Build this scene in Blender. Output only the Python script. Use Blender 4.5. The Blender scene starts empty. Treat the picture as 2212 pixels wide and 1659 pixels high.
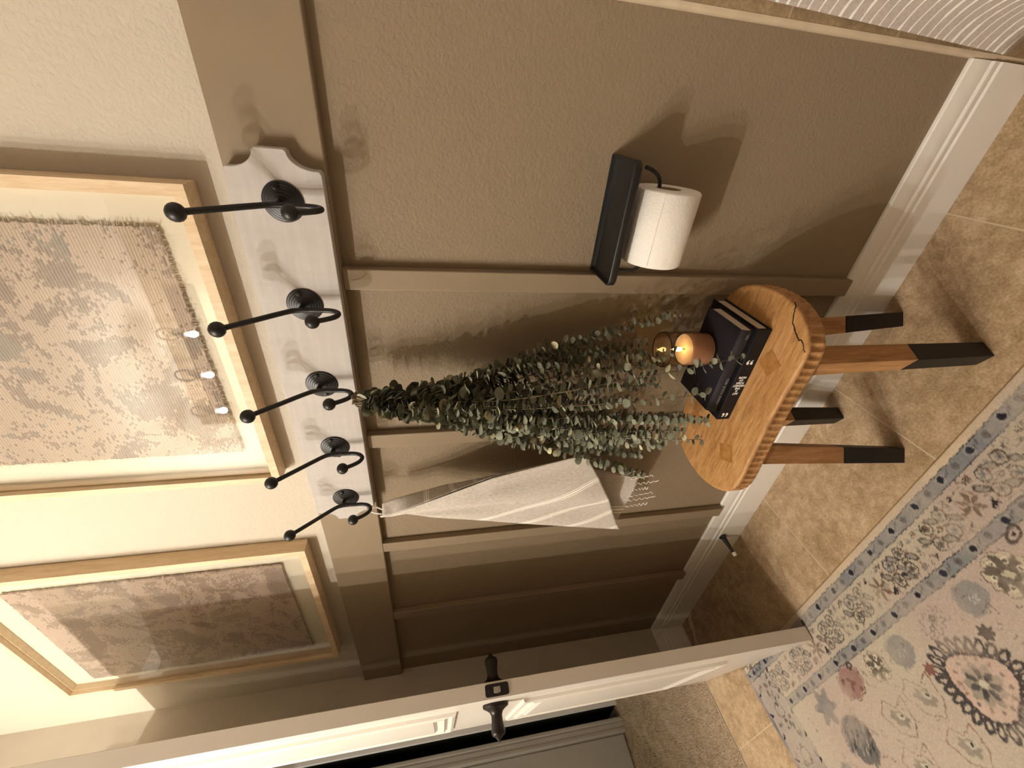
import bpy, bmesh, math, random
import numpy as np
from mathutils import Vector, Matrix

# ------------------------------------------------------------------ camera, world, exposure
SC = bpy.context.scene
COL = SC.collection
cam_data = bpy.data.cameras.new('camera')
cam = bpy.data.objects.new('camera', cam_data)
COL.objects.link(cam)
cam_data.sensor_fit = 'HORIZONTAL'
cam_data.sensor_width = 36.0
cam_data.lens = 881.3394 / 2212 * 36.0
cam_data.clip_start = 0.02
IX = Vector((0.085599206, -0.180483519, -0.979846149))   # picture right, in the room
IY = Vector((-0.825325366, -0.563764524, 0.031742748))   # picture down
FW = Vector((-0.558131541, 0.805974727, -0.197215422))   # view direction
cam.matrix_world = Matrix(((IX.x, -IY.x, -FW.x, 0.0), (IX.y, -IY.y, -FW.y, -0.7222),
                           (IX.z, -IY.z, -FW.z, 1.0451), (0, 0, 0, 1)))
SC.camera = cam

world = bpy.data.worlds.new('world')
SC.world = world
world.use_nodes = True
world.node_tree.nodes['Background'].inputs[0].default_value = (1.0, 0.82, 0.62, 1)
world.node_tree.nodes['Background'].inputs[1].default_value = 0.02

SC.view_settings.view_transform = 'Standard'
SC.view_settings.look = 'None'
SC.view_settings.exposure = 0.70
SC.view_settings.gamma = 1.0
SC.view_settings.use_curve_mapping = False
SC.cycles.use_denoising = True
SC.cycles.max_bounces = 10
SC.cycles.diffuse_bounces = 4
SC.cycles.transparent_max_bounces = 16
SC.cycles.sample_clamp_indirect = 6.0

BULB_WATTS = 40.0
BULB_COLOR = (1.0, 0.972, 0.91)
FLAME_STRENGTH = 19.0

rng = random.Random(11)
nrg = np.random.default_rng(5)


# ------------------------------------------------------------------ colour + material helpers
def lin(c):
    c = c / 255.0
    return c / 12.92 if c <= 0.04045 else ((c + 0.055) / 1.055) ** 2.4


def S(h):
    h = h.lstrip('#')
    return (lin(int(h[0:2], 16)), lin(int(h[2:4], 16)), lin(int(h[4:6], 16)), 1.0)


class NT:
    """tiny node-tree writer"""
    def __init__(self, name):
        self.m = bpy.data.materials.new(name)
        self.m.use_nodes = True
        self.t = self.m.node_tree
        self.n = self.t.nodes
        self.p = self.n['Principled BSDF']
        self.out = self.n['Material Output']

    def link(self, a, b):
        self.t.links.new(a, b)

    def val(self, sock, v):
        if isinstance(v, (int, float, tuple, list)):
            sock.default_value = v
        else:
            self.link(v, sock)

    def pos(self, kind='Object'):
        c = self.n.new('ShaderNodeTexCoord')
        return c.outputs[kind]

    def scale(self, vec, s):
        m = self.n.new('ShaderNodeMapping')
        self.link(vec, m.inputs['Vector'])
        m.inputs['Scale'].default_value = s
        return m.outputs[0]

    def noise(self, vec, sc, detail=4.0, rough=0.55, dist=0.0):
        x = self.n.new('ShaderNodeTexNoise')
        self.link(vec, x.inputs['Vector'])
        x.inputs['Scale'].default_value = sc
        x.inputs['Detail'].default_value = detail
        x.inputs['Roughness'].default_value = rough
        x.inputs['Distortion'].default_value = dist
        return x.outputs['Fac']

    def math(self, op, a, b=0.0, c=None):
        x = self.n.new('ShaderNodeMath')
        x.operation = op
        self.val(x.inputs[0], a)
        self.val(x.inputs[1], b)
        if c is not None:
            self.val(x.inputs[2], c)
        return x.outputs[0]

    def ramp(self, fac, stops):
        r = self.n.new('ShaderNodeValToRGB')
        self.link(fac, r.inputs[0])
        e = r.color_ramp.elements
        e[0].position, e[0].color = stops[0]
        e[1].position, e[1].color = stops[-1]
        for p, c in stops[1:-1]:
            k = e.new(p)
            k.color = c
        return r.outputs[0]

    def mix(self, fac, a, b, mode='MIX'):
        x = self.n.new('ShaderNodeMix')
        x.data_type = 'RGBA'
        x.blend_type = mode
        self.val(x.inputs['Factor'], fac)
        self.val(x.inputs['A'], a)
        self.val(x.inputs['B'], b)
        return x.outputs['Result']

    def xyz(self, vec):
        s = self.n.new('ShaderNodeSeparateXYZ')
        self.link(vec, s.inputs[0])
        return s.outputs

    def comb(self, x, y, z):
        s = self.n.new('ShaderNodeCombineXYZ')
        for i, v in enumerate((x, y, z)):
            self.val(s.inputs[i], v)
        return s.outputs[0]

    def bump(self, h, strength=0.3, dist=0.002):
        b = self.n.new('ShaderNodeBump')
        b.inputs['Strength'].default_value = strength
        b.inputs['Distance'].default_value = dist
        self.link(h, b.inputs['Height'])
        self.link(b.outputs[0], self.p.inputs['Normal'])
        return b

    def attr(self, name):
        a = self.n.new('ShaderNodeAttribute')
        a.attribute_name = name
        return a

    def set(self, color=None, rough=None, metal=None, spec=None):
        if color is not None:
            self.val(self.p.inputs['Base Color'], color)
        if rough is not None:
            self.val(self.p.inputs['Roughness'], rough)
        if metal is not None:
            self.p.inputs['Metallic'].default_value = metal
        if spec is not None:
            self.p.inputs['Specular IOR Level'].default_value = spec
        return self


def plain(name, hexc, rough=0.5, metal=0.0, spec=0.5, var=0.06, vs=8.0):
    t = NT(name)
    c = S(hexc)
    n = t.noise(t.pos(), vs, 3)
    d = tuple(max(0, v * (1 - var)) for v in c[:3]) + (1,)
    l = tuple(min(1, v * (1 + var)) for v in c[:3]) + (1,)
    t.set(t.ramp(n, [(0.3, d), (0.7, l)]), rough, metal, spec)
    return t.m


def m_textured_wall():
    """two wall paints meeting behind the rail, over an orange-peel texture"""
    t = NT('wall_paint')
    p = t.pos()
    z = t.xyz(p)[2]
    up = t.math('GREATER_THAN', z, 1.25)
    t.set(t.mix(up, S('#907f68'), S('#c9bfae')), 0.62, spec=0.35)
    a = t.noise(t.scale(p, (1, 1, 1.15)), 150, 3, 0.55, 0.4)
    b = t.noise(p, 70, 2, 0.5)
    h = t.math('ADD', t.math('MULTIPLY', a, 0.75), t.math('MULTIPLY', b, 0.5))
    h2 = t.math('SMOOTH_MIN', h, 0.72, 0.2)
    t.bump(h2, 0.45, 0.0040)
    return t.m


def m_wood(name, c1, c2, c3, axis=(1, 1, 1), sc=30.0, rough=0.5):
    t = NT(name)
    v = t.scale(t.pos(), axis)
    a = t.noise(v, sc, 6, 0.62, 0.6)
    b = t.noise(v, sc * 4.5, 3, 0.6)
    f = t.math('ADD', t.math('MULTIPLY', a, 0.72), t.math('MULTIPLY', b, 0.3))
    t.set(t.ramp(f, [(0.33, S(c1)), (0.52, S(c2)), (0.70, S(c3))]), rough, spec=0.35)
    t.bump(f, 0.15, 0.001)
    return t.m


def m_tile(name, dark=0.0):
    """travertine-look floor tile, 435 mm grid with narrow grout"""
    t = NT(name)
    p = t.pos()
    x, y, z = t.xyz(p)
    big = t.noise(p, 4.5, 7, 0.68, 0.9)
    mid = t.noise(p, 34, 6, 0.72, 0.3)
    fin = t.noise(p, 210, 4, 0.7)
    f = t.math('ADD', t.math('MULTIPLY', big, 0.36), t.math('ADD', t.math('MULTIPLY', mid, 0.34), t.math('MULTIPLY', fin, 0.30)))
    if dark:
        col = t.ramp(f, [(0.36, S('#7d6650')), (0.5, S('#a08a6c')), (0.64, S('#c0a888'))])
        gx = t.math('MULTIPLY', t.math('ABSOLUTE', t.math('SUBTRACT', t.math('FRACT', t.math('DIVIDE', t.math('ADD', z, 10.0 - 0.512 + 0.1), 0.2)), 0.5)), 0.2)
        g = t.math('LESS_THAN', gx, 0.0012)
    else:
        col = t.ramp(f, [(0.36, S('#79634b')), (0.46, S('#a28869')), (0.54, S('#bba283')), (0.66, S('#dac7aa'))])
        per = 0.4355
        fx = t.math('ABSOLUTE', t.math('SUBTRACT', t.math('FRACT', t.math('DIVIDE', t.math('ADD', x, 10 * per + 0.102 + per / 2), per)), 0.5))
        fy = t.math('ABSOLUTE', t.math('SUBTRACT', t.math('FRACT', t.math('DIVIDE', t.math('ADD', y, 10 * per + 0.43 + per / 2), per)), 0.5))
        g = t.math('LESS_THAN', t.math('MULTIPLY', t.math('MINIMUM', fx, fy), per), 0.0013)
    t.set(t.mix(g, col, S('#c9baa0')), t.ramp(f, [(0.3, (0.5, 0.5, 0.5, 1)), (0.7, (0.3, 0.3, 0.3, 1))]), spec=0.4)
    t.bump(t.math('SUBTRACT', t.math('MULTIPLY', f, 0.6), g), 0.28, 0.0015)
    return t.m


def m_glass(name, tint=(0.97, 0.97, 0.96, 1), rough=0.0):
    """thin clear pane: see-through with a Fresnel mirror reflection on top"""
    t = NT(name)
    t.n.remove(t.p)
    tr = t.n.new('ShaderNodeBsdfTransparent')
    tr.inputs[0].default_value = tint
    gl = t.n.new('ShaderNodeBsdfGlossy')
    gl.inputs['Roughness'].default_value = rough
    ge = t.n.new('ShaderNodeNewGeometry')
    dt = t.n.new('ShaderNodeVectorMath')
    dt.operation = 'DOT_PRODUCT'
    t.link(ge.outputs['Normal'], dt.inputs[0])
    t.link(ge.outputs['Incoming'], dt.inputs[1])
    c = t.math('SUBTRACT', 1.0, t.math('ABSOLUTE', dt.outputs['Value']))
    fr = t.math('ADD', 0.04, t.math('MULTIPLY', t.math('POWER', c, 5.0), 0.9))
    mx = t.n.new('ShaderNodeMixShader')
    t.link(fr, mx.inputs[0])
    t.link(tr.outputs[0], mx.inputs[1])
    t.link(gl.outputs[0], mx.inputs[2])
    t.link(mx.outputs[0], t.out.inputs[0])
    return t.m


def m_emit(name, col, strength):
    t = NT(name)
    t.set((0.8, 0.8, 0.8, 1), 0.5)
    t.p.inputs['Emission Color'].default_value = (*col, 1)
    t.p.inputs['Emission Strength'].default_value = strength
    return t.m


def m_vcol(name, rough=0.9, bump_sc=900, bump=0.35, dist=0.0015):
    t = NT(name)
    t.set(t.attr('Col').outputs['Color'], rough, spec=0.1)
    t.bump(t.noise(t.pos(), bump_sc, 2), bump, dist)
    return t.m


def m_weave(name, seed, tone):
    """washed-out ribbed rug fragment: rows of dashes under a faded ornament"""
    t = NT(name)
    p = t.pos()
    x, y, z = t.xyz(p)
    row = t.math('FLOOR', t.math('DIVIDE', z, 0.0044))
    inrow = t.math('FRACT', t.math('DIVIDE', z, 0.0044))
    cell = t.comb(t.math('MULTIPLY', x, 125.0), t.math('MULTIPLY', row, 3.71), seed)
    dash = t.noise(cell, 1.0, 1.0, 0.5)
    o = t.comb(t.math('ADD', x, seed), t.math('MULTIPLY', z, 1.0), seed * 0.37)
    orn = t.noise(o, 9, 2.0, 0.5, 1.3)
    orn2 = t.noise(o, 7.0, 2, 0.5, 0.6)
    mask = t.math('ADD', t.math('MULTIPLY', t.math('ABSOLUTE', t.math('SUBTRACT', orn, 0.5)), 2.6), t.math('MULTIPLY', orn2, 0.75))
    rib = t.math('SINE', t.math('MULTIPLY', inrow, 3.14159))
    k = t.math('ADD', t.math('MULTIPLY', dash, 0.9), t.math('ADD', mask, t.math('MULTIPLY', rib, 0.16)))
    dk = t.ramp(k, [(0.95 / 1.0 * 0.98, (0, 0, 0, 1)), (1.0, (1, 1, 1, 1))])
    kk = t.math('MULTIPLY', t.math('GREATER_THAN', k, 1.16), t.math('GREATER_THAN', rib, 0.45))
    soft = t.math('MULTIPLY', t.math('GREATER_THAN', t.math('ADD', dash, t.math('MULTIPLY', mask, 0.5)), 0.93), t.math('GREATER_THAN', rib, 0.55))
    base = t.ramp(t.noise(o, 7, 4, 0.6), [(0.3, S(tone[0])), (0.7, S(tone[1]))])
    base = t.mix(t.math('MULTIPLY', t.noise(t.scale(p, (1, 1, 6)), 160, 2), 0.35), base, S('#fff1df'))
    base = t.mix(t.math('MULTIPLY', t.math('SUBTRACT', 1.0, rib), 0.45), base, S(tone[3]))
    c = t.mix(t.math('MULTIPLY', soft, 0.35), base, S(tone[3]))
    blue = t.math('GREATER_THAN', t.noise(o, 9, 1, 0.4), 0.56)
    dkc = t.mix(blue, S(tone[2]), S(tone[4]))
    c = t.mix(t.math('MULTIPLY', kk, 0.62), c, dkc)
    t.set(c, 0.95, spec=0.05)
    t.bump(t.math('ADD', rib, dash), 0.5, 0.0012)
    return t.m


def m_towel():
    t = NT('linen_stripe')
    s = t.attr('stripe').outputs['Fac']
    fr = t.math('FRACT', t.math('DIVIDE', s, 0.074))
    d = t.math('MULTIPLY', fr, 0.074)

    def band(lo, hi):
        return t.math('MULTIPLY', t.math('GREATER_THAN', d, lo), t.math('LESS_THAN', d, hi))
    w = t.math('ADD', band(0.0, 0.0022), t.math('ADD', band(0.0046, 0.0092), band(0.0116, 0.0138)))
    n = t.noise(t.scale(t.pos(), (1, 1, 0.25)), 420, 3, 0.7)
    base = t.ramp(n, [(0.3, S('#b5aca3')), (0.7, S('#d8d0c6'))])
    t.set(t.mix(w, base, S('#fffaf0')), 0.9, spec=0.1)
    wv = t.noise(t.pos(), 900, 2)
    cr = t.noise(t.pos(), 13, 4, 0.55, 0.2)
    t.bump(t.math('ADD', t.math('MULTIPLY', wv, 0.12), t.math('MULTIPLY', cr, 0.8)), 0.45, 0.012)
    return t.m


def m_curtain():
    t = NT('curtain_cloth')
    s = t.attr('stripe').outputs['Fac']
    n1 = t.noise(t.pos(), 28, 2, 0.5)
    n2 = t.noise(t.pos(), 9, 2, 0.5)
    fr = t.math('ABSOLUTE', t.math('SUBTRACT', t.math('FRACT', t.math('ADD', t.math('DIVIDE', s, 0.0185), t.math('MULTIPLY', n2, 1.2))), 0.5))
    wd = t.math('ADD', 0.055, t.math('MINIMUM', t.math('MULTIPLY', t.math('POWER', n1, 8.0), 6.0), 0.09))
    w = t.math('LESS_THAN', fr, wd)
    base = t.ramp(t.noise(t.pos(), 300, 3, 0.7), [(0.3, S('#b5aaa4')), (0.7, S('#cfc4bd'))])
    t.set(t.mix(w, base, S('#fffdf8')), 0.9, spec=0.1)
    t.bump(w, 0.6, 0.003)
    return t.m


def m_leaf():
    t = NT('eucalyptus_leaf')
    a = t.attr('tone').outputs['Fac']
    c = t.ramp(a, [(0.0, S('#35372a')), (0.45, S('#696b59')), (0.8, S('#989883')), (1.0, S('#d6cfa6'))])
    t.set(c, 0.55, spec=0.4)
    return t.m


def m_paper():
    t = NT('tissue_paper')
    p = t.pos()
    n = t.noise(p, 140, 2, 0.5, 1.2)
    t.set(S('#f7f2ea'), 0.9, spec=0.1)
    q = t.math('SMOOTH_MIN', t.math('ABSOLUTE', t.math('SUBTRACT', n, 0.5)), 0.08, 0.05)
    t.bump(q, 0.4, 0.006)
    return t.m


def m_board():
    t = NT('washed_board')
    p = t.pos()
    a = t.noise(t.scale(p, (0.35, 1, 4.0)), 22, 5, 0.65, 0.3)
    b = t.noise(t.scale(p, (1, 1, 0.2)), 60, 3, 0.6)
    f = t.math('ADD', t.math('MULTIPLY', a, 0.65), t.math('MULTIPLY', b, 0.35))
    t.set(t.ramp(f, [(0.3, S('#bab3af')), (0.5, S('#c2bbb7')), (0.7, S('#cbc5c1'))]), 0.6, spec=0.3)
    t.bump(f, 0.12, 0.0008)
    return t.m


def m_wax():
    t = NT('candle_wax')
    t.set(S('#e2cfc2'), 0.5, spec=0.3)
    t.p.inputs['Subsurface Weight'].default_value = 0.12
    t.p.inputs['Subsurface Radius'].default_value = (0.02, 0.011, 0.004)
    t.p.inputs['Subsurface Scale'].default_value = 1.0
    return t.m


def m_bulb():
    t = NT('lit_bulb_glass')
    t.n.remove(t.p)
    tr = t.n.new('ShaderNodeBsdfTransparent')
    em = t.n.new('ShaderNodeEmission')
    em.inputs[0].default_value = (*BULB_COLOR, 1)
    em.inputs[1].default_value = 90.0
    mx = t.n.new('ShaderNodeMixShader')
    mx.inputs[0].default_value = 0.5
    t.link(tr.outputs[0], mx.inputs[1])
    t.link(em.outputs[0], mx.inputs[2])
    t.link(mx.outputs[0], t.out.inputs[0])
    return t.m


M = dict(
    wall=m_textured_wall(),
    cream=plain('cream_paint', '#c9bfae', 0.6, spec=0.3),
    greige=plain('greige_paint', '#907f68', 0.5, spec=0.4, var=0.03),
    white=plain('white_trim_paint', '#f6f2ec', 0.38, spec=0.45, var=0.015),
    door=plain('white_door_paint', '#e6dfd5', 0.33, spec=0.5, var=0.012),
    grey=plain('grey_trim_paint', '#c9c5be', 0.45, var=0.02),
    ceiling=plain('ceiling_paint', '#d9d0bf', 0.8),
    tile=m_tile('floor_tile'),
    wtile=m_tile('wall_tile', 1.0),
    bull=plain('bullnose_tile', '#c9b89f', 0.4, var=0.1, vs=30),
    black=plain('black_iron', '#1b1a19', 0.42, spec=0.45, var=0.1),
    blackwood=plain('black_stain', '#141210', 0.5, spec=0.35, var=0.15, vs=40),
    bronze=plain('dark_bronze', '#2c2521', 0.35, metal=0.55, var=0.08),
    steel=plain('brushed_steel', '#bdbab4', 0.3, metal=0.9),
    dark=plain('recess_shade_black', '#0a0908', 0.9),
    board=m_board(),
    oak=m_wood('oak_frame', '#cfb28c', '#dfc6a3', '#ead6b8', (6, 6, 0.7), 14, 0.5),
    seat=m_wood('mango_wood', '#8f6438', '#b48654', '#cda171', (0.7, 5, 3), 24, 0.48),
    tenon=m_wood('mango_end', '#8d5e33', '#a5753f', '#b3844f', (2, 2, 2), 30, 0.5),
    leg=m_wood('mango_leg', '#8c6039', '#b08152', '#c6996b', (6, 6, 0.6), 13, 0.45),
    crack=plain('crack_shadow', '#2a170a', 0.9),
    mat=plain('mat_board', '#e9e1d0', 0.9, var=0.01),
    weave_a=m_weave('faded_weave', 3.3, ('#b19c8f', '#bfab9b', '#6a605a', '#8f7c71', '#68716f')),
    weave_b=m_weave('faded_weave_brown', 8.1, ('#b49d90', '#bfa896', '#6f5b50', '#8d7468', '#857a72')),
    thread=plain('fray_thread', '#cdbba6', 0.9),
    glass=m_glass('pane_glass'),
    smoky=m_glass('smoky_glass', (0.86, 0.76, 0.68, 1)),
    wax=m_wax(),
    flame=m_emit('flame', (1.0, 0.74, 0.26), FLAME_STRENGTH),
    bulbglass=m_bulb(),
    leaf=m_leaf(),
    stem=plain('eucalyptus_stem', '#75654f', 0.6),
    twine=plain('dark_twine', '#2a241c', 0.8),
    towel=m_towel(),
    tassel=plain('white_thread', '#fbf6ec', 0.9),
    curtain=m_curtain(),
    paper=m_paper(),
    card=plain('card_tube', '#a58d70', 0.9),
    cover_a=plain('navy_cover', '#16151a', 0.55, spec=0.3),
    cover_b=plain('ink_cover', '#211f26', 0.5, spec=0.35),
    pages=plain('book_pages', '#d5c6b2', 0.9),
    ink=plain('white_ink', '#fffdf8', 0.8, var=0.0),
    foil=plain('grey_foil', '#8d8a88', 0.5),
    rubber=plain('white_rubber', '#efe8de', 0.6),
    rug=m_vcol('rug_pile'),
    carpet=m_vcol('carpet_pile', 0.95, 500, 0.4),
    mirror=plain('mirror_glass', '#c8c8c8', 0.03, metal=1.0, var=0.0),
)


# ------------------------------------------------------------------ mesh + object helpers
def finish(name, verts, faces, mat, parent=None, angle=35, bevel=0.0, solid=0.0, subd=0, mats=None, fmat=None, recalc=True):
    me = bpy.data.meshes.new(name)
    me.from_pydata([tuple(v) for v in verts], [], faces)
    if recalc:
        bm = bmesh.new()
        bm.from_mesh(me)
        bmesh.ops.remove_doubles(bm, verts=bm.verts, dist=1e-6)
        bmesh.ops.recalc_face_normals(bm, faces=bm.faces)
        bm.to_mesh(me)
        bm.free()
    me.polygons.foreach_set('use_smooth', [True] * len(me.polygons))
    me.set_sharp_from_angle(angle=math.radians(angle))
    me.materials.append(mat)
    if mats:
        for mm in mats:
            me.materials.append(mm)
        if fmat is not None and len(fmat) == len(me.polygons):
            me.polygons.foreach_set('material_index', fmat)
    o = bpy.data.objects.new(name, me)
    COL.objects.link(o)
    if solid:
        md = o.modifiers.new('thickness', 'SOLIDIFY')
        md.thickness = solid
        md.offset = 0
    if bevel:
        md = o.modifiers.new('bevel', 'BEVEL')
        md.width = bevel
        md.segments = 2
        md.limit_method = 'ANGLE'
        md.angle_limit = math.radians(40)
    if subd:
        md = o.modifiers.new('subdivision', 'SUBSURF')
        md.levels = md.render_levels = subd
    if parent is not None:
        o.parent = parent
        o.matrix_parent_inverse = Matrix.Translation(-Vector(parent.location)) if parent.parent is None else Matrix()
    return o


class MB:
    """collects shapes into one mesh; all coordinates are room coordinates"""
    def __init__(self):
        self.v, self.f = [], []

    def add(self, v, f):
        n = len(self.v)
        self.v += [tuple(p) for p in v]
        self.f += [tuple(i + n for i in q) for q in f]
        return self

    def box(self, x0, x1, y0, y1, z0, z1):
        v = [(x, y, z) for z in (z0, z1) for y in (y0, y1) for x in (x0, x1)]
        return self.add(v, [(0, 2, 3, 1), (4, 5, 7, 6), (0, 1, 5, 4), (2, 6, 7, 3), (0, 4, 6, 2), (1, 3, 7, 5)])

    def loft(self, rings, cap=True, closed=True):
        n = len(rings[0])
        v = [p for r in rings for p in r]
        f = []
        for i in range(len(rings) - 1):
            for j in range(n if closed else n - 1):
                k = (j + 1) % n
                f.append((i * n + j, i * n + k, (i + 1) * n + k, (i + 1) * n + j))
        if cap:
            f.append(tuple(range(n)))
            f.append(tuple((len(rings) - 1) * n + j for j in range(n)))
        return self.add(v, f)

    def prism(self, poly, a, b):
        """poly: points; swept from a to b (vectors)"""
        a, b = Vector(a), Vector(b)
        return self.loft([[Vector(p) + a for p in poly], [Vector(p) + b for p in poly]])

    def tube(self, pts, r, n=10, cap=True):
        pts = [Vector(p) for p in pts]
        rings = []
        up = None
        for i, p in enumerate(pts):
            t = (pts[min(i + 1, len(pts) - 1)] - pts[max(i - 1, 0)]).normalized()
            if up is None:
                up = t.orthogonal().normalized()
            else:
                up = (up - t * up.dot(t)).normalized()
            w = t.cross(up)
            rr = r[i] if isinstance(r, (list, tuple)) else r
            rings.append([p + (up * math.cos(2 * math.pi * k / n) + w * math.sin(2 * math.pi * k / n)) * rr for k in range(n)])
        return self.loft(rings, cap)

    def lathe(self, prof, base, axis, n=28):
        """prof: (radius, distance along axis)"""
        base, ax = Vector(base), Vector(axis).normalized()
        u = ax.orthogonal().normalized()
        w = ax.cross(u)
        rings = [[base + ax * h + (u * math.cos(2 * math.pi * k / n) + w * math.sin(2 * math.pi * k / n)) * max(r, 1e-4) for k in range(n)] for r, h in prof]
        return self.loft(rings, True)

    def build(self, name, mat, parent=None, **k):
        return finish(name, self.v, self.f, mat, parent, **k)


def thing(name, loc, label, cat, group=None):
    o = bpy.data.objects.new(name, None)
    COL.objects.link(o)
    o.location = loc
    o.empty_display_size = 0.05
    tag(o, label, cat, group)
    return o


def tag(o, label=None, cat=None, group=None, kind=None):
    for k, v in (('label', label), ('category', cat), ('group', group), ('kind', kind)):
        if v:
            o[k] = v
    return o


def struct(o, label=None, cat=None):
    return tag(o, label, cat, None, 'structure')


def smooth_path(ctrl, n=10):
    """Catmull-Rom through control points"""
    P = [Vector(p) for p in ctrl]
    P = [P[0] * 2 - P[1]] + P + [P[-1] * 2 - P[-2]]
    out = []
    for i in range(1, len(P) - 2):
        for k in range(n):
            t = k / n
            a, b, c, d = P[i - 1], P[i], P[i + 1], P[i + 2]
            out.append(0.5 * (2 * b + (c - a) * t + (2 * a - 5 * b + 4 * c - d) * t * t + (3 * b - a - 3 * c + d) * t ** 3))
    out.append(P[-2])
    return out


def smooth_loop(ctrl, n=10):
    P = [Vector(p) for p in ctrl]
    m = len(P)
    out = []
    for i in range(m):
        a, b, c, d = P[(i - 1) % m], P[i], P[(i + 1) % m], P[(i + 2) % m]
        for k in range(n):
            t = k / n
            out.append(0.5 * (2 * b + (c - a) * t + (2 * a - 5 * b + 4 * c - d) * t * t + (3 * b - a - 3 * c + d) * t ** 3))
    return out


def lettering(name, text, size, mw, mat, parent, depth=0.00015, shear=0.0, xs=1.0, bold=0.0):
    cu = bpy.data.curves.new(name, 'FONT')
    cu.body = text
    cu.size = size
    cu.align_x = 'CENTER'
    cu.align_y = 'CENTER'
    cu.extrude = depth
    cu.shear = shear
    cu.offset = bold
    tmp = bpy.data.objects.new(name + '_tmp', cu)
    COL.objects.link(tmp)
    bpy.context.view_layer.update()
    dg = bpy.context.evaluated_depsgraph_get()
    me = bpy.data.meshes.new_from_object(tmp.evaluated_get(dg))
    bpy.data.objects.remove(tmp)
    me.name = name
    vs = [(mw @ Vector((v.co.x * xs, v.co.y, v.co.z))) for v in me.vertices]
    fs = [tuple(p.vertices) for p in me.polygons]
    bpy.data.meshes.remove(me)
    return finish(name, vs, fs, mat, parent, recalc=False)


# ------------------------------------------------------------------ room shell
XL, XR = -1.815, 0.1345          # left wall face, end of the painted wall
struct(MB().box(-1.935, 1.0, 0.0, 0.1, -0.02, 2.46).build('wall_back', M['wall']))
struct(MB().box(-1.832, 1.1, -1.72, 0.0, -0.05, 0.0).build('floor', M['tile']))
struct(MB().box(-4.2, 1.1, -1.80, 1.2, 2.46, 2.52).build('ceiling', M['ceiling']))
struct(MB().box(-1.935, 1.1, -1.74, -1.62, -0.02, 2.46).build('wall_front', M['greige']))
struct(MB().box(1.0, 1.1, -1.62, 0.1, -0.02, 2.46).build('wall_right', M['wtile']))
DY0, DY1, DZ = -0.184, -0.868, 2.045    # doorway in the left wall
wl = MB()
wl.box(-1.935, XL, DY0 + 0.018, 0.0, -0.0, 2.46)
wl.box(-1.935, XL, -1.62, DY1 - 0.018, -0.0, 2.46)
wl.box(-1.935, XL, DY1 - 0.018, DY0 + 0.018, DZ + 0.018, 2.46)
struct(wl.build('wall_left', M['cream']))
jm = MB()
jm.box(-1.936, XL + 0.001, DY0, DY0 + 0.018, 0, DZ)
jm.box(-1.936, XL + 0.001, DY1 - 0.018, DY1, 0, DZ)
jm.box(-1.936, XL + 0.001, DY1 - 0.018, DY0 + 0.018, DZ, DZ + 0.018)
jm.box(-1.885, -1.872, DY0 - 0.010, DY0, 0, DZ)
struct(jm.build('trim_1', M['white']))
cs = MB()
cs.box(XL, XL + 0.014, DY0 + 0.012, DY0 + 0.066, 0, DZ + 0.06)
cs.box(XL, XL + 0.014, DY1 - 0.066, DY1 - 0.012, 0, DZ + 0.06)
cs.box(XL, XL + 0.014, DY1 - 0.012, DY0 + 0.012, DZ + 0.006, DZ + 0.06)
struct(cs.build('trim_2', M['white'], bevel=0.003))

# panelled lower wall: top rail and battens
struct(MB().box(XL, XR, -0.018, 0.0, 1.183, 1.320).build('trim_3', M['greige'], bevel=0.0025))
for i, (x0, x1) in enumerate([(-0.2815, -0.2447), (-0.6495, -0.612), (-1.0345, -0.998), (-1.402, -1.364)]):
    struct(MB().box(x0, x1, -0.018, 0.0, 0.139, 1.1832).build('trim_%d' % (i + 4), M['greige'], bevel=0.002))
# baseboards
BP = [(0, 0), (-0.015, 0), (-0.015, 0.084), (-0.0118, 0.0875), (-0.0138, 0.092), (-0.0138, 0.100), (-0.0105, 0.1045), (-0.0115, 0.109), (-0.0095, 0.124), (-0.0075, 0.1385), (-0.005, 0.1405), (0, 0.1405)]
b = MB().loft([[(XL, y, z) for y, z in BP], [(XR, y, z) for y, z in BP]])
struct(b.build('baseboard_back', M['white'], angle=25))
b = MB().loft([[(XL - y, -0.0, z) for y, z in BP], [(XL - y, DY0 + 0.066, z) for y, z in BP]])
struct(b.build('baseboard_left', M['white'], angle=25))

# tiled end of the wall with its bullnose edge
struct(MB().box(XR + 0.008, 1.0, -0.0105, 0.0, 0.0, 2.2).build('wall_tile', M['wtile']))
bn = [(XR, 0), (XR, -0.004), (XR + 0.002, -0.0085), (XR + 0.005, -0.0105), (XR + 0.0085, -0.0110), (XR + 0.0085, 0)]
struct(MB().loft([[(x, y, 0.0) for x, y in bn], [(x, y, 2.2) for x, y in bn]]).build('trim_8', M['bull'], angle=50))

# the room beyond the doorway
struct(MB().box(-3.06, -2.940, -2.0, -0.070, 0.0, 2.46).build('wall_hall', M['grey']))
struct(MB().box(-3.4, -1.935, 0.9, 1.0, 0.0, 2.46).build('wall_hall_end', M['cream']))
struct(MB().box(-3.4, -1.9, -2.1, -2.0, 0.0, 2.46).build('wall_hall_near', M['cream']))
struct(MB().box(-2.99, -2.930, 0.110, 0.9, 0.0, 2.46).build('wall_hall_side', M['cream']))
cz = []
for y, d in [(0.0, 0.0), (0.0, 0.010), (-0.004, 0.014), (-0.014, 0.014), (-0.020, 0.011), (-0.028, 0.0135), (-0.046, 0.0120), (-0.052, 0.0150), (-0.064, 0.016), (-0.072, 0.013), (-0.072, 0.0)]:
    cz.append((-2.925 + d, y))
cz += [(-3.03, -0.072), (-3.03, 0.0)]
struct(MB().loft([[(x, y, 0.0) for x, y in cz], [(x, y, 2.2) for x, y in cz]]).build('trim_9', M['grey'], angle=20))
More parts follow.
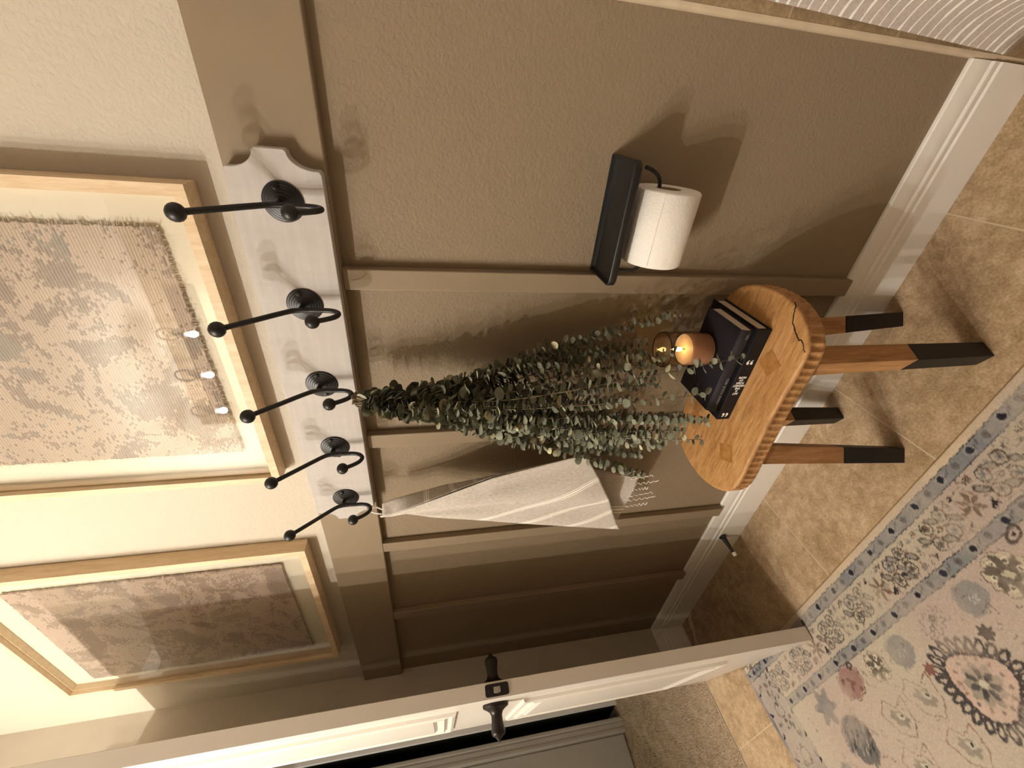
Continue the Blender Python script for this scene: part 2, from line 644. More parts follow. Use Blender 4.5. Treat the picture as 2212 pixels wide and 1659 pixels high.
struct(MB().box(-2.925, -2.908, 0.058, 0.16, 0.0, 2.2).build('trim_10', M['white'], bevel=0.003))
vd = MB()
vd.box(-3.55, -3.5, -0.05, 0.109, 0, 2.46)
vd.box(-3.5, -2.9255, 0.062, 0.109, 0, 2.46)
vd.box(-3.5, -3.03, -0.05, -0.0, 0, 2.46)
struct(vd.build('wall_closet', M['dark']))  # near-black colour stands in for the darkness of the unlit recess
# a door leaf standing back in that wall
hd = MB()
hd.box(-2.941, -2.930, -0.80, -0.078, 0.012, 2.03)
hd.box(-2.931, -2.926, -0.330, -0.200, 0.30, 1.85)
struct(hd.build('door_2', M['grey'], bevel=0.004))


# ------------------------------------------------------------------ the open door
FU = Vector((-0.979, 0.203, 0)).normalized()          # along the leaf, latch edge to hinge edge
FN = Vector((-0.203, -0.979, 0)).normalized()         # out of the leaf, into the room
F0 = Vector((-1.164, -0.355, 0.0))
DW, DT = 0.656, 0.0345


def dpt(u, n, z):
    q = F0 + FU * u + FN * n
    return Vector((q.x, q.y, z))


def dbox(mb, u0, u1, n0, n1, z0, z1):
    v = [dpt(u, n, z) for z in (z0, z1) for n in (n0, n1) for u in (u0, u1)]
    return mb.add(v, [(0, 2, 3, 1), (4, 5, 7, 6), (0, 1, 5, 4), (2, 6, 7, 3), (0, 4, 6, 2), (1, 3, 7, 5)])


door = dbox(MB(), 0, DW, -DT, 0, 0.010, 2.035).build('door_1', M['door'], bevel=0.0012)
struct(door, 'white two-panel door standing open in front of the panelled wall', 'door')


def panel(u0, u1, z0, z1, n0, s):
    prof = [(0.0, 0.0), (0.003, 0.0075), (0.011, 0.0095), (0.020, 0.0025), (0.024, 0.0020), (0.031, 0.0105), (0.044, 0.0040), (0.050, 0.0010), (0.060, 0.0080), (0.068, 0.0085)]
    rings = []
    for ins, h in prof:
        rings.append([dpt(u, n0 + s * h, z) for u, z in ((u0 + ins, z0 + ins), (u1 - ins, z0 + ins), (u1 - ins, z1 - ins), (u0 + ins, z1 - ins))])
    mb = MB().loft(rings, cap=False)
    mb.f.append(tuple(len(mb.v) - 4 + k for k in range(4)))
    return mb.build('panel_moulding', M['door'], door, angle=12)


for s, n0 in ((1, 0.0), (-1, -DT)):
    panel(0.105, DW - 0.105, 1.005, 1.90, n0, s)
    panel(0.105, DW - 0.105, 0.225, 0.832, n0, s)
KZ = 0.908
for s, n0 in ((1, 0.0), (-1, -DT)):
    prof = [(0.0, 0.0), (0.0325, 0.0), (0.033, 0.004), (0.0315, 0.008), (0.0235, 0.012), (0.0165, 0.017), (0.0135, 0.024), (0.0140, 0.034), (0.0155, 0.044), (0.0172, 0.053), (0.0172, 0.0585), (0.0150, 0.0625), (0.0085, 0.066), (0.0055, 0.0695), (0.0, 0.0765)]
    kb = MB().lathe(prof, dpt(0.087, n0, KZ), FN * s, 28).build('door_knob', M['bronze'], door, angle=40)
pl = []
for cx, cy, a0 in ((0.0085, 0.0225, 0), (-0.0085, 0.0225, 90), (-0.0085, -0.0225, 180), (0.0085, -0.0225, 270)):
    for k in range(5):
        a = math.radians(a0 + 22.5 * k)
        pl.append((cx + 0.0042 * math.cos(a), cy + 0.006 * math.sin(a)))
mb = MB().loft([[dpt(0.0005, -DT / 2 + p, KZ + 0.002 + q) for p, q in pl], [dpt(-0.0022, -DT / 2 + p, KZ + 0.002 + q) for p, q in pl]])
plate = mb.build('latch_plate', M['black'], door, angle=30)
bolt = [(-0.0062, -0.0085), (0.0062, -0.0085), (0.0080, 0.0), (0.0062, 0.0085), (-0.0062, 0.0085)]
MB().loft([[dpt(-0.001, -DT / 2 + p, KZ + 0.002 + q) for p, q in bolt], [dpt(-0.0075, -DT / 2 + p * 0.92, KZ + 0.002 + q * 0.92) for p, q in bolt]]).build('latch_bolt', M['steel'], plate, bevel=0.001)
for dz in (-0.0195, 0.0195):
    MB().lathe([(0.0, 0), (0.0034, 0), (0.0028, 0.0012), (0.0, 0.0013)], dpt(-0.0020, -DT / 2, KZ + 0.002 + dz), -FU, 12).build('screw', M['bronze'], plate)

# spring door stop on the baseboard
ds = thing('door_stop', (-1.155, -0.015, 0.075), 'small black door stop with a white rubber tip screwed to the baseboard', 'door stop')
da, dbv = Vector((-1.155, -0.0148, 0.0745)), Vector((-1.171, -0.082, 0.062))
dv = (dbv - da)
L = dv.length
MB().lathe([(0.0, 0), (0.0125, 0), (0.0130, 0.003), (0.0095, 0.008)], da, dv, 20).build('base', M['black'], ds)
MB().lathe([(0.0090, 0.007), (0.0070, L * 0.35), (0.0044, L * 0.7), (0.0048, L * 0.84)], da, dv, 20).build('shaft', M['black'], ds)
MB().lathe([(0.0, L * 0.83), (0.0062, L * 0.83), (0.0066, L * 0.9), (0.0062, L), (0.0, L)], da, dv, 20).build('rubber_tip', M['rubber'], ds)


# ------------------------------------------------------------------ vanity light on the facing wall (the room's lamp)
vl = thing('vanity_light', (-1.325, -1.62, 2.285), 'three-bulb vanity light on the opposite wall, seen reflected in the glazed picture', 'wall light')
MB().box(-1.735, -0.912, -1.62, -1.597, 2.222, 2.352).build('backplate', M['bronze'], vl, bevel=0.004)
for bx in (-1.090, -1.338, -1.583):
    arm = [(bx, -1.598, 2.29), (bx, -1.53, 2.30), (bx, -1.475, 2.325), (bx, -1.45, 2.30), (bx, -1.45, 2.275)]
    MB().tube(smooth_path(arm, 5), 0.006, 8).build('arm', M['bronze'], vl)
    ring = [(bx + 0.034 * math.sin(a), -1.45, 2.330 + 0.052 * math.cos(a)) for a in [2 * math.pi * k / 28 for k in range(29)]]
    MB().tube(ring, 0.0045, 6).build('ring', M['bronze'], vl)
    MB().lathe([(0.0, 0), (0.020, 0), (0.022, 0.02), (0.013, 0.035), (0.0, 0.036)], (bx, -1.45, 2.252), (0, 0, 1), 16).build('socket', M['bronze'], vl)
    bl = MB().lathe([(0.0, 0.0), (0.009, 0.004), (0.0165, 0.014), (0.0175, 0.024), (0.014, 0.038), (0.009, 0.052), (0.007, 0.058)], (bx, -1.45, 2.1945), (0, 0, 1), 20).build('bulb', M['bulbglass'], vl)
    lamp = bpy.data.lights.new('bulb_light', 'POINT')
    lamp.energy = BULB_WATTS
    lamp.color = BULB_COLOR
    lamp.shadow_soft_size = 0.0105
    lo_ = bpy.data.objects.new('bulb_light', lamp)
    COL.objects.link(lo_)
    lo_.location = (bx, -1.45, 2.212)


# ------------------------------------------------------------------ hook rack
rk = thing('hook_rack', (-0.46, -0.018, 1.25), 'pale washed wooden coat rack with five black double hooks mounted on the rail', 'coat rack')
# board outline with scooped corners
ZT, ZB, RX0, RX1 = 1.3145, 1.1865, -0.855, -0.0725
right = [(-0.103, ZT)] + [(-0.098, ZT - 0.003)]
for k in range(1, 9):
    a = math.radians(90 * k / 8)
    right.append((-0.098 + 0.0225 * (1 - math.cos(a)), ZT - 0.006 - 0.036 * math.sin(a)))
right += [(RX1, ZT - 0.046)]
zc = (ZT + ZB) / 2
right = right + [(x, 2 * zc - z) for x, z in reversed(right)]
xm = (RX0 + RX1) / 2
left = [(2 * xm - x, z) for x, z in reversed(right)]
poly = right + left
MB().loft([[(x, -0.0178, z) for x, z in poly], [(x, -0.0365, z) for x, z in poly]]).build('board', M['board'], rk, angle=25, bevel=0.0012)
HX = [-0.1405, -0.3000, -0.4605, -0.6210, -0.7805]
HZ = 1.2447
YB = -0.0365
arm_c = [(0, -0.004, 0.0), (0, -0.016, 0.003), (0, -0.0215, -0.004), (0, -0.0230, -0.018), (0, -0.0235, -0.036), (0, -0.0275, -0.0505), (0, -0.0370, -0.0580), (0, -0.0480, -0.0545), (0, -0.0570, -0.0430), (0, -0.0640, -0.0290)]
up_c = [(0, -0.0225, -0.012), (0, -0.0235, 0.004), (0, -0.0270, 0.016), (0, -0.0400, 0.034), (0, -0.0600, 0.0590), (0, -0.0860, 0.0925)]
for hx in HX:
    def at(p):
        return (hx + p[0], YB + p[1], HZ + p[2])
    m = MB()
    m.tube([at(p) for p in smooth_path(arm_c, 6)], 0.0041, 12)
    m.tube([at(p) for p in smooth_path(up_c, 6)], [0.0041] * 26 + [0.0041, 0.0043, 0.0046, 0.0050, 0.0054] if False else 0.0042, 12)
    hook = m.build('hook', M['black'], rk)
    rp = [(0.0, 0.0), (0.0280, 0.0), (0.0284, 0.0016), (0.0270, 0.0028), (0.0240, 0.0034), (0.0230, 0.0044), (0.0200, 0.0050), (0.0190, 0.0060), (0.0160, 0.0066), (0.0150, 0.0076), (0.0120, 0.0082), (0.0110, 0.0092), (0.0, 0.0112)]
    MB().lathe(rp, (hx, YB + 0.0003, HZ), (0, -1, 0), 36).build('base_plate', M['black'], hook, angle=20)
    for c, r, ax in (((0, -0.0905, 0.0985), 0.0118, (0, -0.66, 0.75)), ((0, -0.0655, -0.0240), 0.0112, (0, -0.45, 0.9))):
        a = Vector(ax).normalized()
        pr = [(0.0, -0.98), (0.30, -0.95), (0.42, -0.86), (0.72, -0.66), (0.93, -0.34), (1.0, 0.0), (0.93, 0.36), (0.72, 0.68), (0.38, 0.91), (0.0, 0.98)]
        MB().lathe([(p * r, h * r) for p, h in pr], at(c), a, 24).build('knob', M['black'], hook, angle=60)
    for sx in (-0.0205, 0.0205):
        sc = MB().lathe([(0.0, 0), (0.0046, 0), (0.0042, 0.0012), (0.0022, 0.0020), (0.0, 0.0021)], (hx + sx, YB - 0.0050, HZ + sx * 0.25), (0, -1, 0), 14)
        sc.box(hx + sx - 0.0024, hx + sx + 0.0024, YB - 0.0073, YB - 0.0068, HZ + sx * 0.25 - 0.0004, HZ + sx * 0.25 + 0.0004)
        sc.box(hx + sx - 0.0004, hx + sx + 0.0004, YB - 0.0073, YB - 0.0068, HZ + sx * 0.25 - 0.0024, HZ + sx * 0.25 + 0.0024)
        sc.build('screw', M['black'], hook)


# ------------------------------------------------------------------ framed weavings
def picture(x0, x1, z0, z1, tx0, tx1, tz0, tz1, weave, label, seed):
    t = thing('picture_frame', ((x0 + x1) / 2, 0, z0), label, 'framed picture')
    FW_, D = 0.0155, 0.038
    prof = [(0.0, -0.001), (0.0, -D), (FW_, -D), (FW_, -0.0265), (FW_ + 0.003, -0.0265), (FW_ + 0.003, -0.001)]
    rings = []
    for a, b_ in ((x0, z0), (x1, z0), (x1, z1), (x0, z1), (x0, z0)):
        sx = 1 if a == x0 else -1
        sz = 1 if b_ == z0 else -1
        rings.append([(a + sx * p, y, b_ + sz * p) for p, y in prof])
    fr = MB()
    for i in range(4):
        fr.loft([rings[i], rings[i + 1]], cap=False)
    fr.build('frame', M['oak'], t, angle=20)
    i = FW_ + 0.001
    MB().box(x0 + i, x1 - i, -0.0105, -0.0085, z0 + i, z1 - i).build('mat_board', M['mat'], t)
    # cloth with a frayed outline
    r = random.Random(seed)
    outl = []
    for (ax, az), (bx, bz) in (((tx0, tz0), (tx1, tz0)), ((tx1, tz0), (tx1, tz1)), ((tx1, tz1), (tx0, tz1)), ((tx0, tz1), (tx0, tz0))):
        n = int(math.hypot(bx - ax, bz - az) / 0.004)
        for k in range(n):
            f = k / n
            outl.append((ax + (bx - ax) * f + r.uniform(-0.0014, 0.0014), az + (bz - az) * f + r.uniform(-0.0014, 0.0014)))
    w = MB().loft([[(x, -0.0140, z) for x, z in outl], [(x, -0.0175, z) for x, z in outl]]).build('weaving', weave, t)
    fm = MB()
    cx, cz_ = (tx0 + tx1) / 2, (tz0 + tz1) / 2
    for x, z in outl:
        for _ in range(2):
            ex = 0 if abs(abs(x - cx) - (tx1 - tx0) / 2) > 0.003 else math.copysign(1, x - cx)
            ez = 0 if abs(abs(z - cz_) - (tz1 - tz0) / 2) > 0.003 else math.copysign(1, z - cz_)
            l = r.uniform(0.001, 0.007)
            jx, jz = r.uniform(-0.003, 0.003), r.uniform(-0.003, 0.003)
            a = Vector((x + jx, -0.0165 - r.random() * 0.001, z + jz))
            b2 = a + Vector((ex * l + r.uniform(-0.0015, 0.0015), r.uniform(-0.001, 0.002), ez * l + r.uniform(-0.0015, 0.0015)))
            wv = Vector((0.00035 if ez else 0, 0, 0.00035 if ex else 0))
            n = len(fm.v)
            fm.v += [tuple(a - wv), tuple(a + wv), tuple(b2 + wv), tuple(b2 - wv)]
            fm.f.append((n, n + 1, n + 2, n + 3))
    fm.build('frayed_edge', M['thread'], w, recalc=False)
    MB().box(x0 + i, x1 - i, -0.0305, -0.0285, z0 + i, z1 - i).build('glass_pane', M['glass'], t)
    return t


picture(-0.712, -0.1245, 1.3675, 2.127, -0.637, -0.189, 1.430, 2.060, M['weave_a'],
        'light oak frame holding a grey-beige faded weaving, hanging above the nearer hooks', 21)
picture(-1.552, -0.9645, 1.3675, 2.127, -1.500, -1.040, 1.444, 2.046, M['weave_b'],
        'light oak frame with a brownish faded weaving, hanging beside the open door', 22)


# ------------------------------------------------------------------ paper holder and roll
ph = thing('paper_holder', (-0.145, 0.0, 0.735), 'black metal tray shelf with a paper bar below, fixed to the wall panel', 'toilet paper holder')
tx0, tx1, ty = -0.2405, -0.0475, -0.0935


def rrect(ins, z, r=0.013):
    a0, a1, b0 = tx0 + ins, tx1 - ins, ty + ins
    rr = max(r - ins, 0.003)
    pts = [(a0, -0.001 - ins * 0.5, z)]
    for k in range(7):
        a = math.radians(180 + 15 * k)
        pts.append((a0 + rr + rr * math.cos(a), b0 + rr + rr * math.sin(a), z))
    for k in range(7):
        a = math.radians(270 + 15 * k)
        pts.append((a1 - rr + rr * math.cos(a), b0 + rr + rr * math.sin(a), z))
    pts.append((a1, -0.001 - ins * 0.5, z))
    return pts


MB().loft([rrect(0.0015, 0.7270), rrect(0.0, 0.7285), rrect(0.0, 0.7395), rrect(0.0012, 0.7405), rrect(0.0030, 0.7400), rrect(0.0050, 0.7335), rrect(0.0060, 0.7325)]).build('tray', M['black'], ph, angle=50)
RZ, RY, RR = 0.6545, -0.0545, 0.0525
bar = [(-0.2215, RY, 0.7275), (-0.2215, RY, 0.700), (-0.2215, RY, 0.682), (-0.2160, RY, 0.6735), (-0.206, RY, 0.6715), (-0.150, RY, 0.6715), (-0.095, RY, 0.6715), (-0.078, RY, 0.6730), (-0.068, RY, 0.6800), (-0.0615, RY - 0.001, 0.6920), (-0.0580, RY - 0.002, 0.7040)]
MB().tube(smooth_path(bar, 5), 0.0031, 10).build('paper_bar', M['black'], ph)
tr = thing('toilet_paper_roll', (-0.1445, RY, RZ), 'full white toilet paper roll hanging on the bar under the black tray', 'toilet paper')
rx0, rx1 = -0.2040, -0.0860
n = 64
ro = MB()


def ring(x, r):
    return [(x, RY + r * math.sin(2 * math.pi * k / n), RZ + r * math.cos(2 * math.pi * k / n)) for k in range(n)]


ro.loft([ring(rx0, 0.0205), ring(rx0 - 0.0005, 0.036), ring(rx0, RR - 0.003), ring(rx0 + 0.003, RR), ring(rx1 - 0.003, RR), ring(rx1, RR - 0.003), ring(rx1 + 0.0005, 0.036), ring(rx1, 0.0205), ring(rx0, 0.0205)], cap=False)
a = math.radians(-62)
sh = [(RY + (RR + 0.0006) * math.sin(a + d), RZ + (RR + 0.0006) * math.cos(a + d)) for d in (0, 0.03, 0.06, 0.09)]
ro.build('roll', M['paper'], tr, angle=50)
MB().loft([ring(rx0 + 0.001, 0.0205), ring(rx1 - 0.001, 0.0205), ring(rx1 - 0.001, 0.0198), ring(rx0 + 0.001, 0.0198), ring(rx0 + 0.001, 0.0205)], cap=False).build('cardboard_tube', M['card'], tr)
sm = MB()
for k in range(34):
    x = rx0 + 0.004 + k * 0.00325
    a = math.radians(-58)
    c = Vector((x, RY + (RR + 0.0003) * math.sin(a), RZ + (RR + 0.0003) * math.cos(a)))
    sm.box(c.x, c.x + 0.0021, c.y - 0.0005, c.y + 0.0008, c.z - 0.0006, c.z + 0.0004)
sm.build('perforation', M['paper'], tr)


# ------------------------------------------------------------------ stool
SH = 0.452
st = thing('stool', (-0.44, -0.15, 0.0), 'low carved wooden stool with black dipped feet beside the wall, carrying two books', 'stool')
outc = [(-0.600, -0.050), (-0.540, -0.040), (-0.440, -0.034), (-0.340, -0.033), (-0.278, -0.038), (-0.259, -0.048), (-0.243, -0.066), (-0.231, -0.091), (-0.224, -0.122), (-0.222, -0.151), (-0.225, -0.178), (-0.232, -0.201), (-0.244, -0.222), (-0.262, -0.241), (-0.283, -0.252), (-0.318, -0.255), (-0.372, -0.254), (-0.432, -0.2545), (-0.510, -0.2585), (-0.570, -0.262), (-0.600, -0.257), (-0.622, -0.242), (-0.640, -0.216), (-0.652, -0.183), (-0.656, -0.150), (-0.652, -0.112), (-0.640, -0.080), (-0.622, -0.060)]
loop = smooth_loop([(x, y, 0) for x, y in outc], 26)
ln = len(loop)
acc = [0.0]
for i in range(ln):
    acc.append(acc[-1] + (loop[(i + 1) % ln] - loop[i]).length)
tot = acc[-1]
NF = round(tot / 0.0150)
nrm = []
for i in range(ln):
    tg = (loop[(i + 1) % ln] - loop[i - 1]).normalized()
    nrm.append(Vector((tg.y, -tg.x, 0)))
cen = sum(loop, Vector()) / ln
if (loop[0] - cen).dot(nrm[0]) < 0:
    nrm = [-q for q in nrm]
levels = [(-0.006, 0.0, 0.0), (-0.0020, -0.0008, 0.0), (0.0, -0.0035, 0.0), (0.0, -0.0070, 0.05), (-0.0002, -0.0100, 0.6), (0.0, -0.0150, 1.0), (0.0, -0.0260, 1.0), (0.0, -0.0310, 0.8), (-0.0010, -0.0350, 0.35), (-0.0035, -0.0385, 0.05), (-0.010, -0.0400, 0.0)]
rings = []
for off, dz, fl in levels:
    r = []
    for i in range(ln):
        ph_ = acc[i] / tot * NF
        g = abs(math.sin(math.pi * ph_))
        d = off - fl * 0.0048 * (g ** 1.3)
        q = loop[i] + nrm[i] * d
        r.append((q.x, q.y, SH + dz))
    rings.append(r)
seat = MB().loft(rings).build('seat', M['seat'], st, angle=50)
ck = [(-0.2245, -0.1880), (-0.2275, -0.1935), (-0.2407, -0.1973), (-0.2533, -0.2026), (-0.2575, -0.2085), (-0.2620, -0.2128), (-0.2655, -0.2170), (-0.2691, -0.2229), (-0.2728, -0.2290), (-0.2700, -0.2335), (-0.2747, -0.2400), (-0.2810, -0.2450), (-0.2853, -0.2500)]
cm = MB()
pts = []
for i in range(len(ck) - 1):
    for k in range(4):
        f = k / 4
        pts.append((ck[i][0] + (ck[i + 1][0] - ck[i][0]) * f + rng.uniform(-0.0007, 0.0007), ck[i][1] + (ck[i + 1][1] - ck[i][1]) * f + rng.uniform(-0.0007, 0.0007)))
for i in range(len(pts) - 1):
    w0 = 0.0004 + 0.0011 * math.sin(math.pi * i / len(pts)) * (0.6 + 0.4 * rng.random())
    a_, b_ = Vector((*pts[i], 0)), Vector((*pts[i + 1], 0))
    t_ = (b_ - a_).normalized()
    nn = Vector((t_.y, -t_.x, 0)) * w0
    v = [a_ - nn, a_ + nn, b_ + nn, b_ - nn]
    cm.add([(p.x, p.y, SH - 0.0012) for p in v] + [(p.x, p.y, SH + 0.0003) for p in v], [(0, 1, 2, 3), (4, 5, 6, 7), (0, 1, 5, 4), (2, 3, 7, 6), (0, 3, 7, 4), (1, 2, 6, 5)])
cm.build('crack', M['crack'], seat)
legs = [((-0.3240, -0.0475), (-0.338, -0.088), 32.7), ((-0.3150, -0.2155), (-0.3350, -0.1985), 64.5), ((-0.5950, -0.0570), (-0.552, -0.090), 64.5), ((-0.5805, -0.2180), (-0.5480, -0.2040), 32.7)]
for (fx, fy), (gx, gy), ang in legs:
    def sq(cx, cy, h, z):
        return [(cx + h * math.sqrt(2) * math.cos(math.radians(ang + 45 + 90 * k)), cy + h * math.sqrt(2) * math.sin(math.radians(ang + 45 + 90 * k)), z) for k in range(4)]

    def lerp(z):
        f = z / SH
        return fx + (gx - fx) * f, fy + (gy - fy) * f, 0.0162 + 0.0042 * f
    r0, r1, r2 = lerp(0.0), lerp(0.172), lerp(SH - 0.039)
    lg = MB().loft([sq(*r1[:2], r1[2], 0.172), sq(*r2[:2], r2[2], SH - 0.039)]).build('leg', M['leg'], st, bevel=0.0012)
    MB().loft([sq(*r0[:2], r0[2], 0.0), sq(*r1[:2], r1[2], 0.172)]).build('dipped_foot', M['blackwood'], lg, bevel=0.0012)
    te = lerp(SH)
    MB().loft([sq(te[0], te[1], 0.0180, SH - 0.004), sq(te[0], te[1], 0.0180, SH + 0.0003)]).build('tenon', M['tenon'], lg)


# ------------------------------------------------------------------ books on the stool
def book(name, x0, x1, y0, y1, z0, z1, cover, label, ct=0.0025, round_spine=False, rz=0.0):
    """spine along the front edge (y0)"""
    t = thing(name, ((x0 + x1) / 2, (y0 + y1) / 2, z0), label, 'book')
    cv = MB()
    cv.box(x0, x1, y0 + 0.004, y1, z0, z0 + ct)
    cv.box(x0, x1, y0 + 0.004, y1, z1 - ct, z1)
    if round_spine:
        n_ = 10
        ra = [(x0, y0 + 0.005 - 0.006 * math.sin(math.pi * k / n_), z0 + (z1 - z0) * k / n_) for k in range(n_ + 1)]
        ra2 = [(x0, y0 + 0.0075 - 0.005 * math.sin(math.pi * k / n_), z0 + ct * 0.5 + (z1 - z0 - ct) * k / n_) for k in range(n_ + 1)]
        rg = ra + ra2[::-1]
        cv.loft([rg, [(x1, y, z) for x, y, z in rg]])
    else:
        cv.box(x0, x1, y0, y0 + 0.004, z0, z1)
    cv.build('cover', cover, t, bevel=0.0008)
    MB().box(x0 + 0.0035, x1 - 0.0035, y0 + 0.006, y1 - 0.003, z0 + ct, z1 - ct).build('pages', M['pages'], t)
    return t


b1 = book('book', -0.4835, -0.2815, -0.1735, -0.037, SH, SH + 0.0285, M['cover_a'], 'thick black book with white quotation marks on its spine, lying flat on the stool')
SP = -0.1735


def spine_m(x, z, y):
    # characters climb the spine: text reads upwards, tops of the letters to the left
    return Matrix.Translation((x, y, z)) @ Matrix(((0, -1, 0), (0, 0, -1), (1, 0, 0))).to_4x4()


lines = ['ART', 'IS', 'THE', 'HIGHEST', 'FORM', 'OF', 'HOPE']
for i, wd in enumerate(lines):
    lettering('spine_lettering', wd, 0.0064, spine_m(-0.4195 + i * 0.0062, SH + 0.0145, SP - 0.0002), M['ink'], b1, bold=0.00012)


lettering('quotation_mark', '\u201c', 0.036, spine_m(-0.4625, SH + 0.0145, SP - 0.0002), M['ink'], b1, bold=0.0004)
lettering('quotation_mark', '\u201d', 0.036, spine_m(-0.3395, SH + 0.0145, SP - 0.0002), M['ink'], b1, bold=0.0004)
b2 = book('book', -0.4640, -0.2860, -0.1700, -0.066, SH + 0.0286, SH + 0.0556, M['cover_b'], 'smaller dark hardback with a rounded spine, stacked on the black book under the candle', 0.0022, True)
UP = Matrix(((1, 0, 0), (0, 0, -1), (0, 1, 0))).to_4x4()
lettering('spine_lettering', 'MAKE YOUR BED', 0.0078, Matrix.Translation((-0.4150, -0.1715, SH + 0.0425)) @ UP, M['foil'], b2, xs=1.0)
lettering('spine_lettering', 'GC', 0.0075, Matrix.Translation((-0.2975, -0.1715, SH + 0.0425)) @ UP, M['foil'], b2)

# ------------------------------------------------------------------ candle in a smoky glass
CX, CY, CZ = -0.3600, -0.1020, SH + 0.0557
ja = thing('candle_jar', (CX, CY, CZ), 'smoky brown glass cylinder on the upper book holding a lit candle', 'candle holder')
CR, CH = 0.0345, 0.0960
pr = [(0.0, 0.0), (CR - 0.002, 0.0), (CR, 0.002), (CR, CH - 0.001), (CR - 0.0006, CH), (CR - 0.0022, CH), (CR - 0.0024, CH - 0.001), (CR - 0.0024, 0.0035), (0.0, 0.0035)]
MB().lathe(pr, (CX, CY, CZ), (0, 0, 1), 48).build('glass_cylinder', M['smoky'], ja, angle=50)
rm = [(CX + (CR - 0.0011) * math.cos(2 * math.pi * k / 48), CY + (CR - 0.0011) * math.sin(2 * math.pi * k / 48), CZ + CH) for k in range(49)]
MB().tube(rm, 0.0011, 8).build('rim', plain('dark_glass_rim', '#2b1d12', 0.2), ja)
cd = thing('candle', (CX, CY, CZ + 0.0036), 'cream pillar candle with a glowing flame inside the smoky glass', 'candle')
WH = 0.046
MB().lathe([(0.0, 0), (CR - 0.0036, 0), (CR - 0.0034, 0.003), (CR - 0.0034, WH - 0.003), (CR - 0.0050, WH), (0.012, WH - 0.0015), (0.0, WH - 0.0025)], (CX, CY, CZ + 0.0036), (0, 0, 1), 40).build('wax', M['wax'], cd, angle=40)
MB().tube([(CX, CY, CZ + WH), (CX + 0.0005, CY, CZ + WH + 0.007)], 0.0009, 8).build('wick', M['twine'], cd)
MB().lathe([(0.0, 0.0), (0.0030, 0.002), (0.0044, 0.007), (0.0038, 0.013), (0.0020, 0.019), (0.0, 0.024)], (CX, CY, CZ + WH + 0.0065), (0, 0, 1), 14).build('flame', M['flame'], cd, angle=60)


# ------------------------------------------------------------------ eucalyptus bunch
eb = thing('eucalyptus_bunch', (-0.4605, -0.075, 1.186), 'bunch of grey-green eucalyptus sprigs hanging upside down from the middle hook', 'eucalyptus bunch')
TIPS = [(-0.336, -0.07, 0.69), (-0.3333, -0.16, 0.619), (-0.379, -0.03, 0.592), (-0.318, -0.03, 0.54), (-0.311, -0.215, 0.525), (-0.39, -0.21, 0.558), (-0.487, -0.16, 0.534), (-0.472, -0.19, 0.51), (-0.511, -0.2, 0.52), (-0.568, -0.15, 0.55), (-0.635, -0.11, 0.571), (-0.675, -0.135, 0.567), (-0.454, -0.05, 0.56), (-0.48, -0.05, 0.54), (-0.425, -0.05, 0.55), (-0.453, -0.13, 0.659), (-0.457, -0.15, 0.725), (-0.522, -0.14, 0.756), (-0.38, -0.12, 0.794), (-0.372, -0.1, 0.834), (-0.366, -0.06, 0.73), (-0.426, -0.17, 0.827), (-0.548, -0.13, 0.503), (-0.463, -0.18, 0.60), (-0.533, -0.15, 0.657), (-0.485, -0.16, 0.604), (-0.42, -0.14, 0.738), (-0.565, -0.1, 0.865), (-0.58, -0.12, 0.81), (-0.399, -0.1, 0.918), (-0.393, -0.08, 0.853), (-0.433, -0.17, 0.886), (-0.447, -0.16, 0.958), (-0.525, -0.1, 0.96), (-0.389, -0.06, 0.614), (-0.449, -0.1, 0.985), (-0.600, -0.11, 0.66), (-0.56, -0.16, 0.60), (-0.525, -0.17, 0.58), (-0.50, -0.09, 0.70), (-0.545, -0.08, 0.76), (-0.49, -0.12, 0.90), (-0.53, -0.13, 0.92), (-0.44, -0.13, 0.78)]
ROOT = Vector((-0.4640, -0.0840, 1.176))
BIND = Vector((-0.4700, -0.0870, 1.150))
lr = random.Random(77)
for _ in range(34):
    a_, b_ = Vector(lr.choice(TIPS)), Vector(lr.choice(TIPS))
    q = a_.lerp(b_, lr.uniform(0.1, 0.4))
    q = BIND.lerp(q, lr.uniform(0.42, 0.98))
    TIPS.append((q.x + lr.uniform(-.012, .012), min(-0.045, q.y + lr.uniform(-.02, .02)), q.z))
